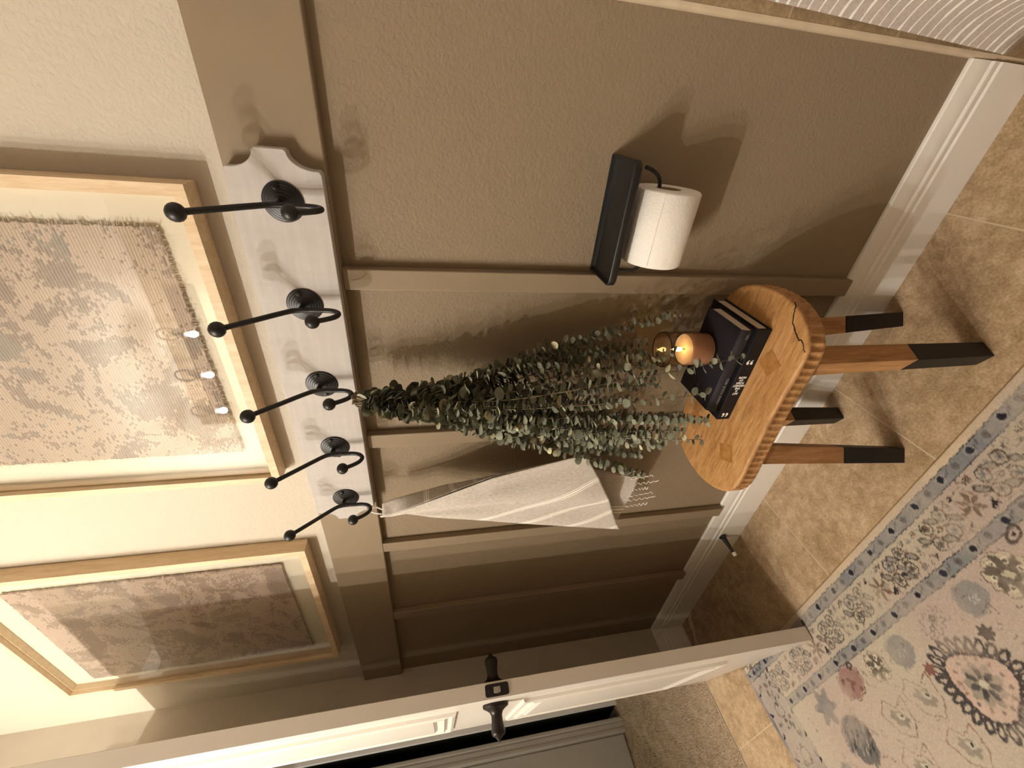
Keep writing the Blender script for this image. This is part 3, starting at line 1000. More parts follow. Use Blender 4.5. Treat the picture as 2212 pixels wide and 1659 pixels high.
for si, tp in enumerate(TIPS):
    tip = Vector(tp)
    rt = ROOT + Vector((lr.uniform(-0.010, 0.010), lr.uniform(-0.010, 0.010), lr.uniform(-0.004, 0.010)))
    bd = BIND + Vector((lr.uniform(-0.009, 0.009), lr.uniform(-0.009, 0.009), 0))
    ln_ = (tip - bd).length
    c1 = bd + Vector(((tip.x - bd.x) * 0.22, (tip.y - bd.y) * 0.45 - 0.010, (tip.z - bd.z) * 0.35))
    c2 = bd + Vector(((tip.x - bd.x) * 0.72 + lr.uniform(-0.012, 0.012), (tip.y - bd.y) * 0.8 + lr.uniform(-0.008, 0.008), (tip.z - bd.z) * 0.72))
    path = smooth_path([rt, bd, c1, c2, tip], 12)
    path[-1] = tip
    if si in (4, 5, 8):
        fluff = 0.62
    else:
        fluff = 1.0
    sp = MB().tube(path, [0.0017 - 0.0012 * i / (len(path) - 1) for i in range(len(path))], 6).build('sprig', M['stem'], eb)
    # arc-length walk
    d = [0.0]
    for i in range(len(path) - 1):
        d.append(d[-1] + (path[i + 1] - path[i]).length)
    LV, LF, LT = [], [], []
    s = 0.014 + lr.random() * 0.02
    k = 0
    while s < d[-1]:
        i = max(j for j in range(len(d)) if d[j] <= s)
        i = min(i, len(path) - 2)
        f = (s - d[i]) / max(d[i + 1] - d[i], 1e-6)
        p = path[i].lerp(path[i + 1], f)
        tg = (path[i + 1] - path[i]).normalized()
        rel = s / d[-1]
        ref = tg.orthogonal().normalized()
        base_a = (k % 2) * math.pi / 2 + si * 0.7 + lr.uniform(-0.35, 0.35)
        size = (0.0128 * (1 - 0.52 * rel)) * lr.uniform(0.75, 1.2)
        if s < 0.05:
            size *= 0.75
        for side in (0, math.pi):
            if lr.random() < (0.62 if s < 0.10 else 0.40 if s < 0.18 else 0.06):
                continue
            an = base_a + side
            out = (Matrix.Rotation(an, 3, tg) @ ref)
            fwd = (out * 1.0 + tg * lr.uniform(-0.15, 0.75)).normalized()
            ax_ = BIND.lerp(Vector((-0.475, -0.10, 0.52)), min(1.0, max(0.0, (BIND.z - p.z) / 0.63)))
            ow = (p - ax_ + Vector((0.0, -0.03, 0.0)))
            ow = ow.normalized() if ow.length > 1e-5 else Vector((0, -1, 0))
            nn = (tg * 0.8 + ow * 1.3 * (1 - rel) ** 1.5 - out * lr.uniform(-0.2, 0.6) + Vector((lr.uniform(-.35, .35), lr.uniform(-.35, .35), lr.uniform(-.35, .35)))).normalized()
            nn = (nn - fwd * nn.dot(fwd)).normalized()
            sd = fwd.cross(nn)
            c0 = p + fwd * 0.0015
            tone = min(1.0, max(0.0, lr.gauss(0.46, 0.17) + 0.1 * rel))
            if lr.random() < 0.05:
                tone = lr.uniform(0.85, 1.0)
            n0 = len(LV)
            ctr = c0 + fwd * size * 1.05 - nn * size * 0.16
            LV.append(ctr)
            NN = 9
            for q in range(NN):
                th = 2 * math.pi * q / NN
                rr = size * (1.0 + 0.10 * math.cos(th) * (1 if si % 3 else 2))
                LV.append(c0 + fwd * (size * 1.05 - rr * math.cos(th) * 1.04) + sd * rr * 0.92 * math.sin(th) + nn * size * 0.10 * math.cos(2 * th))
            for q in range(NN):
                LF.append((n0, n0 + 1 + q, n0 + 1 + (q + 1) % NN))
            LT += [tone] * (NN + 1)
        s += (0.0122 * (1 - 0.38 * rel)) * lr.uniform(0.85, 1.25) / fluff
        k += 1
    lo = finish('leaves', LV, LF, M['leaf'], sp, angle=70, recalc=False)
    at_ = lo.data.attributes.new('tone', 'FLOAT', 'POINT')
    at_.data.foreach_set('value', LT)
tw = []
for k in range(60):
    a = 2 * math.pi * k / 12
    tw.append((BIND.x + 0.0135 * math.cos(a), BIND.y + 0.0135 * math.sin(a), BIND.z + 0.002 + 0.00012 * k))
tw += [(BIND.x + 0.006, BIND.y - 0.004, BIND.z + 0.018), (-0.4585, -0.0765, 1.188), (-0.4600, -0.0745, 1.1925), (-0.4630, -0.0720, 1.188), (BIND.x - 0.004, BIND.y + 0.004, BIND.z + 0.012)]
MB().tube(tw, 0.0009, 6).build('twine', M['twine'], eb)


# ------------------------------------------------------------------ hand towel
ht = thing('hand_towel', (-0.7805, -0.075, 1.19), 'oatmeal linen hand towel with white stripes hanging folded from the hook nearest the door', 'towel')


def interp(tab, z):
    zs = [p[0] for p in tab]
    return np.interp(-z, [-q for q in zs], [p[1] for p in tab])


# (height, x, y) of the outer left edge, the front fold and the rear edge
LE = [(1.165, -0.800, -0.086), (1.138, -0.797, -0.088), (1.108, -0.7885, -0.090), (1.052, -0.8090, -0.092), (0.932, -0.8360, -0.094), (0.828, -0.8620, -0.096), (0.673, -0.8950, -0.100), (0.552, -0.9180, -0.105)]
FE = [(1.165, -0.785, -0.094), (1.138, -0.782, -0.096), (1.108, -0.7580, -0.106), (1.010, -0.7080, -0.114), (0.918, -0.6640, -0.118), (0.842, -0.6440, -0.118), (0.718, -0.6130, -0.118)]
BE = [(1.165, -0.770, -0.076), (1.146, -0.7630, -0.072), (1.099, -0.7480, -0.070), (1.023, -0.7290, -0.068), (0.953, -0.7200, -0.068), (0.905, -0.7100, -0.070), (0.842, -0.700, -0.075), (0.718, -0.690, -0.080), (0.56, -0.735, -0.082)]


def edge(tab, z):
    hs = [-p[0] for p in tab]
    return Vector((float(np.interp(-z, hs, [p[1] for p in tab])), float(np.interp(-z, hs, [p[2] for p in tab])), z))


NU, NV = 44, 90
V, FC, ST = [], [], []
for j in range(NV + 1):
    t = j / NV
    for i in range(NU + 1):
        u = i / NU
        # bottom hem slopes: left end low, right end high
        zb = 0.552 + (0.716 - 0.552) * u ** 0.85 - 0.012 * math.sin(math.pi * u)
        z = 1.165 + (zb - 1.165) * t
        a_, b_ = edge(LE, z), edge(FE, max(z, 0.718))
        if z < 0.718:
            b_ = Vector((b_.x, b_.y, z))
            # right part of the hem runs straight to the fold corner
        p = a_.lerp(b_, u)
        k = min(1.0, t * 3)
        p.y -= k * (0.010 * math.sin(math.pi * u) + 0.006 * math.sin(u * 9.0 + t * 3.0) * math.sin(math.pi * u) + 0.004 * math.sin(u * 17 - t * 7) * math.sin(math.pi * u))
        V.append(p)
        ST.append(min(3.0, 2.9669 + (p.x + 0.5 * z + 0.366) * 0.89 + 0.005 * math.sin(t * 9 + u * 3) * t))
for j in range(NV):
    for i in range(NU):
        q = j * (NU + 1) + i
        FC.append((q, q + 1, q + NU + 2, q + NU + 1))
fl = finish('front_fold', V, FC, M['towel'], ht, angle=180, solid=0.0016, recalc=False)
fl.data.attributes.new('stripe', 'FLOAT', 'POINT').data.foreach_set('value', [float(x) for x in ST])
V, FC, ST = [], [], []
for j in range(NV + 1):
    t = j / NV
    for i in range(NU + 1):
        u = i / NU
        zb = 0.543 - 0.010 * u + 0.022 * max(0, u - 0.75) / 0.25
        z = 1.160 + (zb - 1.160) * t
        a_, b_ = edge(FE, max(z, 0.73)), edge(BE, z)
        c_ = edge(LE, max(z, 0.575))
        # fold -> rear edge -> behind the front sheet to the left
        if u < 0.45:
            p = a_.lerp(b_, u / 0.45)
            if z < 0.73:
                p = Vector((b_.x, b_.y, z)).lerp(b_, u / 0.45)
        else:
            w = (u - 0.45) / 0.55
            lft = Vector((c_.x + 0.012, -0.074 - 0.010 * t, z))
            p = b_.lerp(lft, w)
        p.z = z
        p.y += 0.004 * math.sin(u * 11 + t * 5) * min(1, t * 4)
        V.append(p)
        ST.append(max(2.905, 2.9669 + (1.064 - z - 0.25 * (p.x + 0.75)) * 1.42) if t < 0.5 else 2.90 + 0.16 * u)
for j in range(NV):
    for i in range(NU):
        q = j * (NU + 1) + i
        FC.append((q, q + 1, q + NU + 2, q + NU + 1))
bk = finish('back_fold', V, FC, M['towel'], ht, angle=180, solid=0.0016, recalc=False)
bk.data.attributes.new('stripe', 'FLOAT', 'POINT').data.foreach_set('value', [float(x) for x in ST])
lpz = [(-0.7850, -0.090, 1.160), (-0.7835, -0.086, 1.176), (-0.7815, -0.079, 1.1905), (-0.7805, -0.0735, 1.1935), (-0.7795, -0.068, 1.1890), (-0.7785, -0.074, 1.174), (-0.7790, -0.082, 1.160)]
MB().tube(smooth_path(lpz, 6), 0.0016, 6).build('hanging_loop', M['tassel'], ht)
for (tx, tz, tl) in [(-0.722, 0.588, 0.050), (-0.742, 0.560, 0.062), (-0.764, 0.548, 0.070), (-0.786, 0.546, 0.045), (-0.808, 0.545, 0.066), (-0.826, 0.545, 0.078), (-0.850, 0.545, 0.06)]:
    pth = []
    for k in range(26):
        f = k / 25
        pth.append((tx + 0.10 * tl * f + 0.0028 * math.sin(f * 34 + tx * 90) * (0.3 + f), -0.086 + 0.002 * math.cos(f * 30), tz - tl * f))
    MB().tube(pth, 0.0011, 5).build('tassel', M['tassel'], ht)


# ------------------------------------------------------------------ shower curtain at the tub end
NU, NV = 120, 60
V, FC, ST = [], [], []
for j in range(NV + 1):
    z = 0.094 + (1.95 - 0.094) * j / NV
    for i in range(NU + 1):
        s = i / NU
        L_ = 0.46 * s
        x = 0.1425 + 0.030 * (z - 0.12) + 0.075 * (1 - math.exp(-L_ / 0.075)) + 0.012 * math.sin(L_ * 38 - 0.6) * min(1, L_ / 0.15)
        y = -0.022 - max(0.0, L_ - 0.052 * (1 - math.exp(-L_ / 0.075)))
        zz = z + (0.012 * math.exp(-L_ / 0.006) if j == 0 else 0)
        V.append((x, y, zz))
        ST.append(zz + 0.16 * L_ + 20)
for j in range(NV):
    for i in range(NU):
        q = j * (NU + 1) + i
        FC.append((q, q + 1, q + NU + 2, q + NU + 1))
cu = finish('shower_curtain', V, FC, M['curtain'], None, angle=180, solid=0.003, recalc=False)
cu.data.attributes.new('stripe', 'FLOAT', 'POINT').data.foreach_set('value', [float(v) for v in ST])
tag(cu, 'pale grey shower curtain with raised white wavy stripes beside the wall tiles', 'shower curtain')
rod = MB().tube([(0.222, -0.012, 1.965), (0.222, -1.62, 1.965)], 0.0125, 16).build('curtain_rod', M['bronze'])
tag(rod, 'dark rod above the striped shower curtain', 'curtain rod')


# ------------------------------------------------------------------ rug with its woven pattern (vertex colours)
RX0_, RX1_, RY0_, RY1_ = -1.5560, 0.10, -1.16, -0.2790
CELL = 0.0023
nx, ny = int((RX1_ - RX0_) / CELL) + 1, int((RY1_ - RY0_) / CELL) + 1
gx = np.linspace(RX0_, RX1_, nx)
gy = np.linspace(RY0_, RY1_, ny)
GX, GY = np.meshgrid(gx, gy)


def c3(h):
    return np.array(S(h)[:3])


def vnoise(sc, seed):
    r = np.random.default_rng(seed)
    w, h = int((RX1_ - RX0_) * sc) + 3, int((RY1_ - RY0_) * sc) + 3
    g = r.random((h, w))
    fx, fy = (GX - RX0_) * sc, (GY - RY0_) * sc
    ix, iy = fx.astype(int), fy.astype(int)
    fx, fy = fx - ix, fy - iy
    fx, fy = fx * fx * (3 - 2 * fx), fy * fy * (3 - 2 * fy)
    return (g[iy, ix] * (1 - fx) + g[iy, ix + 1] * fx) * (1 - fy) + (g[iy + 1, ix] * (1 - fx) + g[iy + 1, ix + 1] * fx) * fy


jx = (vnoise(70, 1) - .5) * 0.0022 + (vnoise(180, 2) - .5) * 0.0026 + (vnoise(330, 12) - .5) * 0.0032
jy = (vnoise(70, 3) - .5) * 0.0022 + (vnoise(180, 4) - .5) * 0.0026 + (vnoise(330, 14) - .5) * 0.0032
PX, PY = GX + jx, GY + jy
wear = np.clip(0.40 + 0.9 * vnoise(14, 5) - 0.30 * vnoise(60, 6), 0.40, 1.05)
warm = np.clip((vnoise(7, 7) - 0.3) * 1.6, 0, 1)[..., None]
IMG = c3('#bdae9a') * (1 - warm) + c3('#b8a496') * warm


def paint(mask, col, alpha=1.0):
    global IMG
    a_ = (mask * wear * alpha)[..., None]
    IMG = IMG * (1 - a_) + c3(col) * a_


def win(cx, cy, r):
    i0, i1 = np.searchsorted(gx, cx - r), np.searchsorted(gx, cx + r)
    j0, j1 = np.searchsorted(gy, cy - r), np.searchsorted(gy, cy + r)
    return slice(max(j0, 0), max(j1, 0)), slice(max(i0, 0), max(i1, 0))


def wpaint(sl, mask, col, alpha=1.0):
    a_ = np.clip(mask * wear[sl] * alpha * 1.25, 0, 1)[..., None]
    IMG[sl] = IMG[sl] * (1 - a_) + c3(col) * a_


def soft(d, w=0.0016):
    return np.clip(0.5 - d / w, 0, 1)


def blob(cx, cy, a, b, ang, col, alpha=1.0, ring=0.0, jag=0.0, nj=9):
    sl = win(cx, cy, max(a, b) * 1.5 + 0.006)
    dx, dy = PX[sl] - cx, PY[sl] - cy
    c, s_ = math.cos(ang), math.sin(ang)
    u_, v_ = dx * c + dy * s_, -dx * s_ + dy * c
    th = np.arctan2(v_ / b, u_ / a)
    rr = np.sqrt((u_ / a) ** 2 + (v_ / b) ** 2)
    d_ = (rr - 1 - jag * np.sin(th * nj)) * min(a, b)
    if ring:
        d_ = np.abs(d_) - ring
    wpaint(sl, soft(d_), col, alpha)


def stroke(pts_, w, col, alpha=1.0):
    pts_ = np.array(pts_)
    c_ = pts_.mean(axis=0)
    r = np.abs(pts_ - c_).max() + w + 0.006
    sl = win(c_[0], c_[1], r)
    X, Y = PX[sl], PY[sl]
    d_ = np.full(X.shape, 9.0)
    for (x0, y0), (x1, y1) in zip(pts_[:-1], pts_[1:]):
        L2 = (x1 - x0) ** 2 + (y1 - y0) ** 2 + 1e-12
        t_ = np.clip(((X - x0) * (x1 - x0) + (Y - y0) * (y1 - y0)) / L2, 0, 1)
        d_ = np.minimum(d_, np.hypot(X - x0 - t_ * (x1 - x0), Y - y0 - t_ * (y1 - y0)))
    wpaint(sl, soft(d_ - w), col, alpha)


def poly_ring(cx, cy, r, n, w, col, rot=0.0, sx=1.0, alpha=1.0):
    stroke([(cx + sx * r * math.cos(rot + 2 * math.pi * k / n), cy + r * math.sin(rot + 2 * math.pi * k / n)) for k in range(n + 1)], w, col, alpha)


DK, BR, GB, GR, RD, LT = '#3c3533', '#6a584b', '#858482', '#8f857a', '#8a5f50', '#d8c8b2'
# bands along the long edge
y = RY1_
paint(soft(np.abs(GY - (y - 0.0095)) - 0.0095), '#c9b49c', 1.6)
for k0, k1, col in ((0.0195, 0.0465, '#8f8a88'), (0.1300, 0.1540, '#8f8a86')):
    m_ = soft(np.abs(PY - (y - (k0 + k1) / 2)) - (k1 - k0) / 2)
    if k0 > 0.1:
        m_ = m_ * (PX > -1.424)
    paint(m_, col, 1.15)
    for e in (k0, k1):
        paint(soft(np.abs(PY - (y - e)) - 0.0009) * ((PX > -1.424) if k0 > 0.1 else 1), '#4a4442', 1.1)
# short edge
paint(soft(np.abs(PX - (RX0_ + 0.009)) - 0.008), '#7b7678', 1.1)
paint(soft(np.abs(PX - (RX0_ + 0.075)) - 0.058) * (PY < y - 0.05), '#a2958d', 0.8)
# dots in the guard bands
for base_y, x_off in ((y - 0.0315, 0.0), (y - 0.1420, 0.004)):
    xk = -1.50 if base_y > y - 0.1 else -1.408
    k = 0
    while xk < RX1_:
        r_ = 0.0066 if k % 2 == 0 else 0.0058
        if k % 2 == 0:
            blob(xk + x_off, base_y, r_ + 0.003, r_ + 0.003, 0, LT, 0.22, ring=0.0010)
            blob(xk + x_off, base_y, r_, r_, 0, '#2c2932' if k % 4 else '#35333c', 1.5)
        else:
            blob(xk + x_off, base_y, r_, r_, 0, '#6a625e', 1.0, ring=0.0012)
            blob(xk + x_off, base_y, 0.004, 0.004, 0, '#5c5450', 0.8)
        for sx_ in (0.011, 0.031):
            if k % 2 == 0:
                blob(xk + sx_ * 0.5 + x_off + 0.006, base_y + (0.003 if sx_ > 0.02 else -0.002), 0.006, 0.0020, 0.8, '#5d5653', 0.7)
        xk += 0.0425
        k += 1
# main border
pr_ = random.Random(4)
xk = -1.40
k = 0
while xk < RX1_:
    cy_ = y - 0.088
    for sx_, sy_ in ((-0.020, 0.016), (0.020, -0.016), (-0.024, -0.017), (0.024, 0.018)):
        poly_ring(xk + sx_, cy_ + sy_, 0.0135, 8, 0.0013, '#453b36', 0.39, 0.95, 1.0)
        blob(xk + sx_, cy_ + sy_, 0.0078, 0.0070, 0.5, pr_.choice([GR, '#6f655c', GB]), 0.9, jag=0.25, nj=5)
        blob(xk + sx_ + 0.001, cy_ + sy_, 0.003, 0.003, 0, '#4b423d', 0.8)
    for sx_, sy_, an in ((0.0, 0.020, 0.6), (0.0, -0.021, 0.6), (-0.044, 0.002, 0.8), (0.042, 0.0, 0.8)):
        blob(xk + sx_, cy_ + sy_, 0.0130, 0.0062, -an, '#978d82', 0.9)
        blob(xk + sx_, cy_ + sy_, 0.0130, 0.0062, -an, '#4f463f', 1.0, ring=0.0010)
    blob(xk, cy_, 0.0045, 0.0045, 0, '#4a413c', 1.0, ring=0.0012)
    stroke([(xk - 0.034, cy_ - 0.001), (xk - 0.006, cy_ - 0.001)], 0.0008, '#463d38', 1.0)
    stroke([(xk + 0.006, cy_), (xk + 0.036, cy_)], 0.0008, '#463d38', 1.0)
    for sx_, sy_ in ((-0.052, 0.027), (0.050, -0.027), (0.048, 0.028), (-0.05, -0.028)):
        stroke([(xk + sx_ - 0.006, cy_ + sy_ - 0.004), (xk + sx_ + 0.006, cy_ + sy_ + 0.004)], 0.0009, DK, 1.0)
        stroke([(xk + sx_ - 0.004, cy_ + sy_ + 0.004), (xk + sx_ - 0.001, cy_ + sy_ - 0.004)], 0.0008, DK, 1.0)
        stroke([(xk + sx_ + 0.001, cy_ + sy_ + 0.005), (xk + sx_ + 0.004, cy_ + sy_ - 0.003)], 0.0008, DK, 1.0)
    for _ in range(20):
        blob(xk + pr_.uniform(-0.07, 0.07), cy_ + pr_.uniform(-0.034, 0.034), pr_.uniform(0.003, 0.007), pr_.uniform(0.002, 0.004), pr_.uniform(0, 3), pr_.choice([BR, GR, DK, RD, GB]), pr_.uniform(0.4, 0.9), jag=0.3, nj=3)
    if k % 2 == 1:
        for a_ in range(6):
            th = a_ * math.pi / 3 + 0.2
            blob(xk + 0.085 + 0.014 * math.cos(th), cy_ - 0.004 + 0.014 * math.sin(th), 0.011, 0.0042, th, '#75614f', 0.85)
        blob(xk + 0.115, cy_ - 0.024, 0.008, 0.0044, 0.7, '#2f2b2c', 1.4, jag=0.3, nj=3)
        blob(xk + 0.066, cy_ + 0.024, 0.006, 0.0035, 0.7, '#3c3532', 1.2, jag=0.3, nj=3)
    xk += 0.137 if k % 2 == 0 else 0.168
    k += 1
# short side border motifs
yk = y - 0.03
k = 0
while yk > RY0_:
    cx_ = RX0_ + 0.075
    for _ in range(7):
        blob(cx_ + pr_.uniform(-0.05, 0.05), yk + pr_.uniform(-0.03, 0.03), pr_.uniform(0.004, 0.010), pr_.uniform(0.003, 0.006), pr_.uniform(0, 3), pr_.choice(['#6f655f', '#5d534e', GR, '#7d6a60']), pr_.uniform(0.5, 1.0), jag=0.25, nj=5)
    blob(RX0_ + 0.024, yk, 0.008, 0.0035, 0.6 if k % 2 else -0.6, '#37313a', 1.4, jag=0.3, nj=3)
    blob(cx_ + 0.052, yk - 0.02, 0.007, 0.0034, 0.9, '#332e30', 1.3)
    if k % 2 == 0:
        poly_ring(cx_, yk, 0.020, 8, 0.001, '#5c514b', 0.3)
    yk -= 0.055
    k += 1


def palmette(cx, cy, r):
    blob(cx, cy, r * 1.02, r * 0.98, 0, '#c3b39c', 0.9, jag=0.06, nj=10)
    blob(cx, cy, r * 1.02, r * 0.98, 0, '#5f5247', 0.9, ring=0.0009, jag=0.06, nj=10)
    for q in range(6):
        th = q * math.pi / 3 + 0.35
        blob(cx + r * .55 * math.cos(th), cy + r * .55 * math.sin(th), r * .36, r * .24, th, '#6b5f54', 1.1, jag=0.12, nj=5)
        blob(cx + r * .62 * math.cos(th + .5), cy + r * .62 * math.sin(th + .5), r * .17, r * .15, th, '#e0d2bc', 0.9)
        blob(cx + r * .62 * math.cos(th + .5), cy + r * .62 * math.sin(th + .5), r * .085, r * .075, th, '#54473f', 1.1)
    blob(cx, cy, r * .42, r * .30, -0.7, '#5e5348', 1.0)
    blob(cx, cy, r * .22, r * .15, -0.7, '#d8cbaf', 1.0, jag=0.3, nj=4)


def feather(cx, cy, a, b, ang, col='#918a83'):
    blob(cx, cy, a, b, ang, col, 1.0)
    for q in range(9):
        f = -0.7 + 1.4 * q / 8
        for s_ in (-1, 1):
            px = cx + math.cos(ang) * a * f - math.sin(ang) * b * 0.95 * s_ * math.sqrt(max(0, 1 - f * f))
            py = cy + math.sin(ang) * a * f + math.cos(ang) * b * 0.95 * s_ * math.sqrt(max(0, 1 - f * f))
            blob(px, py, b * .34, b * .12, ang + 0.9 * s_ + 1.2, col, 0.9)
    for q in range(8):
        blob(cx + pr_.uniform(-.35, .35) * a, cy + pr_.uniform(-.35, .35) * b, 0.0035, 0.0012, ang + 0.7, '#b9b2a8', 0.8)


def jag_leaf(cx, cy, r, col, ang=0.6):
    blob(cx, cy, r * 1.25, r * .72, ang, col, 1.0, ring=0.0011, jag=0.16, nj=13)
    blob(cx + r * .25, cy + r * .1, r * .55, r * .3, ang, '#7d766d', 0.8, jag=0.2, nj=6)
    blob(cx + r * .3, cy + r * .2, r * .22, r * .16, ang, '#433b38', 1.1, ring=0.0012)
    blob(cx - r * .45, cy - r * .3, r * .26, r * .16, ang, '#433b38', 1.1, ring=0.0014)


def medallion(cx, cy, r):
    blob(cx, cy, r, r * .86, 0, '#c6a899', 0.8)
    N = 26
    for q in range(N):
        th = 2 * math.pi * q / N
        rr = r * (1.0 + 0.10 * math.cos(3 * th))
        x_, y_ = cx + rr * math.cos(th), cy + rr * .9 * math.sin(th)
        blob(x_ + 0.012 * math.cos(th), y_ + 0.011 * math.sin(th), 0.0125, 0.0062, th, '#4b4543', 1.1, ring=0.0022)
    stroke([(cx + r * .96 * (1 + .10 * math.cos(3 * th)) * math.cos(th), cy + r * .86 * (1 + .10 * math.cos(3 * th)) * math.sin(th)) for th in [2 * math.pi * q / 36 for q in range(37)]], 0.0022, '#4b4341', 1.0)
    blob(cx, cy, r * .55, r * .50, 0.4, '#8e8677', 0.9, jag=0.12, nj=9)
    for q in range(7):
        th = q * 2 * math.pi / 7 + 0.3
        blob(cx + r * .30 * math.cos(th), cy + r * .28 * math.sin(th), r * .16, r * .09, th, '#454345', 1.1)
    blob(cx, cy, r * .13, r * .10, 0, '#cabfa6', 1.0)
    for q in range(14):
        th = q * 2 * math.pi / 14
        blob(cx + r * .72 * math.cos(th), cy + r * .66 * math.sin(th), r * .07, r * .05, th, pr_.choice(['#7a6a5c', '#93755f', '#6b655c']), 0.9)


def hook_frame(cx, cy, r, col):
    stroke([(cx - r, cy + r * .5), (cx - r * .3, cy + r * .9), (cx + r * .2, cy + r * .4), (cx + r, cy + r * .7), (cx + r * .8, cy - r * .3), (cx + r * .2, cy - r * .9), (cx - r * .6, cy - r * .5), (cx - r, cy + r * .5)], 0.0010, col, 0.9)
    blob(cx, cy, r * .5, r * .34, -0.6, '#8b8174', 0.9, jag=0.15, nj=6)
    blob(cx + r * .12, cy + r * .05, r * .24, r * .15, -0.6, '#c6bba6', 0.9)
    blob(cx + r * .2, cy + r * .05, r * .08, r * .05, -0.6, '#2f2a29', 1.3)


palmette(-0.633, -0.478, 0.040)
feather(-0.724, -0.474, 0.036, 0.025, 0.2)
jag_leaf(-0.832, -0.468, 0.026, '#6b5650', 0.35)
feather(-0.953, -0.474, 0.036, 0.026, 0.3)
palmette(-1.040, -0.472, 0.030)
blob(-1.147, -0.466, 0.042, 0.030, 0.2, '#96736a', 0.9, jag=0.05, nj=9)
blob(-1.147, -0.466, 0.045, 0.033, 0.2, '#6f4f48', 0.9, ring=0.0009, jag=0.05, nj=9)
for q in range(8):
    blob(-1.147 + pr_.uniform(-.03, .03), -0.466 + pr_.uniform(-.02, .02), 0.006, 0.004, pr_.uniform(0, 3), '#7b5a50', 0.9)
blob(-1.286, -0.474, 0.034, 0.027, 0.5, '#7a7876', 1.1, jag=0.30, nj=6)
blob(-1.286, -0.474, 0.036, 0.029, 0.5, '#54504f', 0.9, ring=0.0014, jag=0.30, nj=6)
medallion(-0.848, -0.578, 0.064)
blob(-0.924, -0.523, 0.0125, 0.011, 0, '#80594f', 1.0, jag=0.2, nj=7)
blob(-0.758, -0.523, 0.0140, 0.012, 0, '#5e534c', 1.1, jag=0.2, nj=7)
blob(-0.640, -0.530, 0.014, 0.010, 0.4, '#8c5846', 1.1, jag=0.3, nj=5)
blob(-0.835, -0.655, 0.0130, 0.012, 0, '#80594f', 1.0, jag=0.2, nj=7)
feather(-1.244, -0.556, 0.050, 0.040, 0.9, '#6f6a66')
for q in range(40):
    a_ = pr_.uniform(-0.045, 0.045)
    blob(-1.244 + a_, -0.556 + pr_.uniform(-.035, .035), 0.010, 0.0016, 0.9, pr_.choice(['#3f3b3a', '#a89d90']), 0.9)
hook_frame(-0.985, -0.553, 0.045, '#7a5648')
hook_frame(-1.085, -0.560, 0.042, '#705a4e')
hook_frame(-0.98, -0.640, 0.040, '#8a6152')
hook_frame(-1.12, -0.640, 0.045, '#7a5f52')
feather(-0.80, -0.700, 0.050, 0.034, 0.2)
feather(-1.36, -0.60, 0.03, 0.02, 0.5)
palmette(-1.37, -0.69, 0.035)
blob(-0.565, -0.440, 0.016, 0.009, 0.4, '#5c534a', 1.1, ring=0.002)
blob(-0.565, -0.440, 0.004, 0.003, 0.4, '#453d38', 1.2)
blob(-1.115, -0.440, 0.008, 0.006, 0.4, '#4b433d', 1.1, ring=0.002)
medallion(-0.43, -0.60, 0.06)
jag_leaf(-0.45, -0.48, 0.026, '#5b4a44')
feather(-0.55, -0.53, 0.035, 0.025, 0.3)
palmette(-0.33, -0.47, 0.035)
palmette(-0.65, -0.66, 0.040)
hook_frame(-0.56, -0.64, 0.04, '#7a5648')
for q in range(26):   # the rest of the field
    cx_, cy_ = pr_.uniform(-1.38, 0.05), pr_.uniform(RY0_ + 0.05, -0.74)
    pr_.choice([lambda: palmette(cx_, cy_, 0.036), lambda: feather(cx_, cy_, 0.036, 0.026, 0.3), lambda: hook_frame(cx_, cy_, 0.04, '#7a5648'), lambda: jag_leaf(cx_, cy_, 0.026, '#6b5650')])()
for q in range(90):
    stroke([(lambda x_, y_: (x_, y_))(*p_) for p_ in (lambda a_, b_: [(a_, b_), (a_ + pr_.uniform(-.012, .012), b_ + pr_.uniform(-.012, .012)), (a_ + pr_.uniform(-.02, .02), b_ + pr_.uniform(-.016, .016))])(pr_.uniform(-1.38, 0.0), pr_.uniform(-0.80, -0.44))], 0.0007, pr_.choice(['#7a5c50', '#6d6259', '#5d5049']), 0.8)
for q in range(620):   # small sprays and curls between the larger motifs
    if q < 380:
        a_, b_ = pr_.uniform(-1.40, 0.05), y - pr_.uniform(0.052, 0.124)
    else:
        a_, b_ = pr_.uniform(-1.38, 0.0), pr_.uniform(-0.80, y - 0.165)
    r_ = pr_.uniform(0.003, 0.008)
    t0 = pr_.uniform(0, 6.28)
    stroke([(a_ + r_ * math.cos(t0 + k * 0.9), b_ + 0.7 * r_ * math.sin(t0 + k * 0.9)) for k in range(pr_.choice([2, 3, 4, 5]))], 0.0007, pr_.choice(['#4a403a', '#5d5049', '#6d6259', '#7a5c50']), pr_.uniform(0.5, 1.0))
grain = 0.90 + 0.2 * nrg.random(IMG.shape[:2]) + 0.05 * np.sin(GX * 2 * math.pi / 0.0046)
IMG = np.clip(IMG * grain[..., None] * np.array([0.90, 0.94, 0.97]), 0, 0.9)
IMG[GY > RY1_ - 0.0035] = c3('#b48f66')

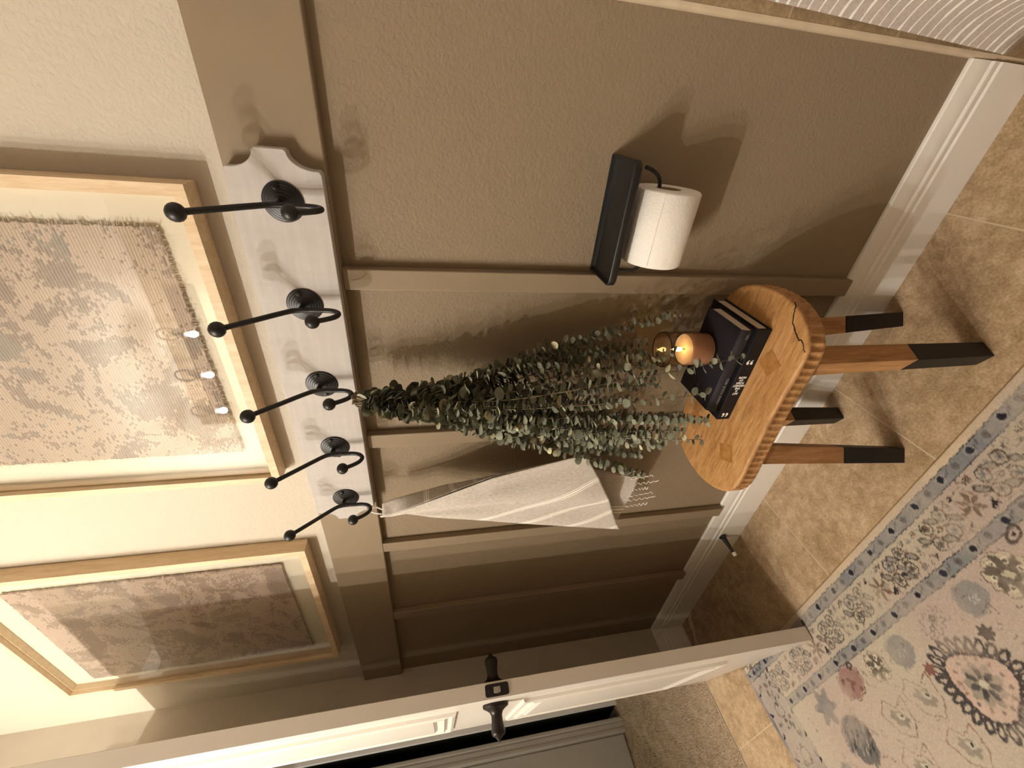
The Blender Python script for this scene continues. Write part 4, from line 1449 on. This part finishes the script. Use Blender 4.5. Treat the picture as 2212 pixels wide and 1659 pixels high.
hz = 0.0062 + 0.0006 * nrg.random(GX.shape)
edge_d = np.minimum(np.minimum(GX - RX0_, RX1_ - GX), np.minimum(GY - RY0_, RY1_ - GY))
hz = hz * np.clip(edge_d / 0.004, 0.10, 1.0) ** 0.5
co = np.stack([GX, GY, hz], -1).reshape(-1, 3)
idx = np.arange(nx * ny).reshape(ny, nx)
quads = np.stack([idx[:-1, :-1], idx[:-1, 1:], idx[1:, 1:], idx[1:, :-1]], -1).reshape(-1, 4)
me = bpy.data.meshes.new('rug')
me.vertices.add(len(co))
me.vertices.foreach_set('co', co.ravel().astype(np.float32))
me.loops.add(quads.size)
me.loops.foreach_set('vertex_index', quads.ravel().astype(np.int32))
me.polygons.add(len(quads))
me.polygons.foreach_set('loop_start', np.arange(0, quads.size, 4, dtype=np.int32))
me.update(calc_edges=True)
ca = me.color_attributes.new('Col', 'FLOAT_COLOR', 'POINT')
rgba = np.concatenate([IMG.reshape(-1, 3), np.ones((len(co), 1))], 1)
ca.data.foreach_set('color', rgba.ravel().astype(np.float32))
me.materials.append(M['rug'])
rug = bpy.data.objects.new('rug', me)
COL.objects.link(rug)
tag(rug, 'faded oriental rug in grey, beige and rose on the tiled floor', 'rug')

# unseen ceiling light, added to brighten the room beyond
hl = thing('hall_fill_light', (-2.45, -1.35, 2.46), 'unseen round fill light added to brighten the carpeted room beyond the doorway', 'ceiling light')
MB().lathe([(0.0, 0), (0.17, 0), (0.17, -0.02), (0.155, -0.03)], (-2.45, -1.35, 2.46), (0, 0, 1), 32).build('rim', M['white'], hl)
MB().lathe([(0.150, -0.012), (0.146, -0.045), (0.10, -0.062), (0.0, -0.070)], (-2.45, -1.35, 2.46), (0, 0, 1), 32).build('diffuser', m_emit('hall_fill_diffuser', (1.0, 0.93, 0.82), 34.0), hl)

# ------------------------------------------------------------------ carpet beyond the doorway
struct(MB().box(-3.6, -1.832, -2.0, 0.95, -0.06, -0.001).build('floor_hall', M['grey']))
NC = 120000
cx_ = nrg.uniform(-2.99, -1.838, NC)
cy_ = nrg.uniform(-0.95, 0.30, NC)
hgt = nrg.uniform(0.005, 0.013, NC)
ang = nrg.uniform(0, 2 * np.pi, NC)
wd = nrg.uniform(0.0006, 0.0013, NC)
lx, ly = nrg.normal(0, 0.0028, NC), nrg.normal(0, 0.0028, NC)
ca_, sa_ = np.cos(ang) * wd, np.sin(ang) * wd
tri = np.empty((NC, 3, 3))
tri[:, 0] = np.stack([cx_ - ca_, cy_ - sa_, np.full(NC, -0.001)], 1)
tri[:, 1] = np.stack([cx_ + ca_, cy_ + sa_, np.full(NC, -0.001)], 1)
tri[:, 2] = np.stack([np.minimum(cx_ + lx, -1.8325), cy_ + ly, hgt], 1)
basev = np.array([(-3.0, -1.9, 0.0015), (-1.834, -1.9, 0.0015), (-1.834, 0.9, 0.0015), (-3.0, 0.9, 0.0015)])
co = np.concatenate([basev, tri.reshape(-1, 3)])
faces = [(0, 1, 2, 3)] + [(4 + 3 * i, 5 + 3 * i, 6 + 3 * i) for i in range(NC)]
me = bpy.data.meshes.new('carpet')
me.from_pydata(co.tolist(), [], faces)
cl = 0.5 + 0.22 * np.sin(cx_ * 31 + 2 * np.sin(cy_ * 23)) * np.sin(cy_ * 37 + 2 * np.sin(cx_ * 19))
tone = np.repeat(np.clip(nrg.normal(0, 0.22, NC) + cl, 0, 1), 3)
tone = np.concatenate([np.full(4, 0.3), tone])[:, None]
cc = c3('#8f7d66') * (1 - tone) + c3('#d6c3a8') * tone
ca = me.color_attributes.new('Col', 'FLOAT_COLOR', 'POINT')
ca.data.foreach_set('color', np.concatenate([cc, np.ones((len(cc), 1))], 1).ravel().astype(np.float32))
me.materials.append(M['carpet'])
crp = bpy.data.objects.new('carpet', me)
COL.objects.link(crp)
tag(crp, 'brown cut-pile carpet beyond the doorway', 'carpet', None, 'stuff')
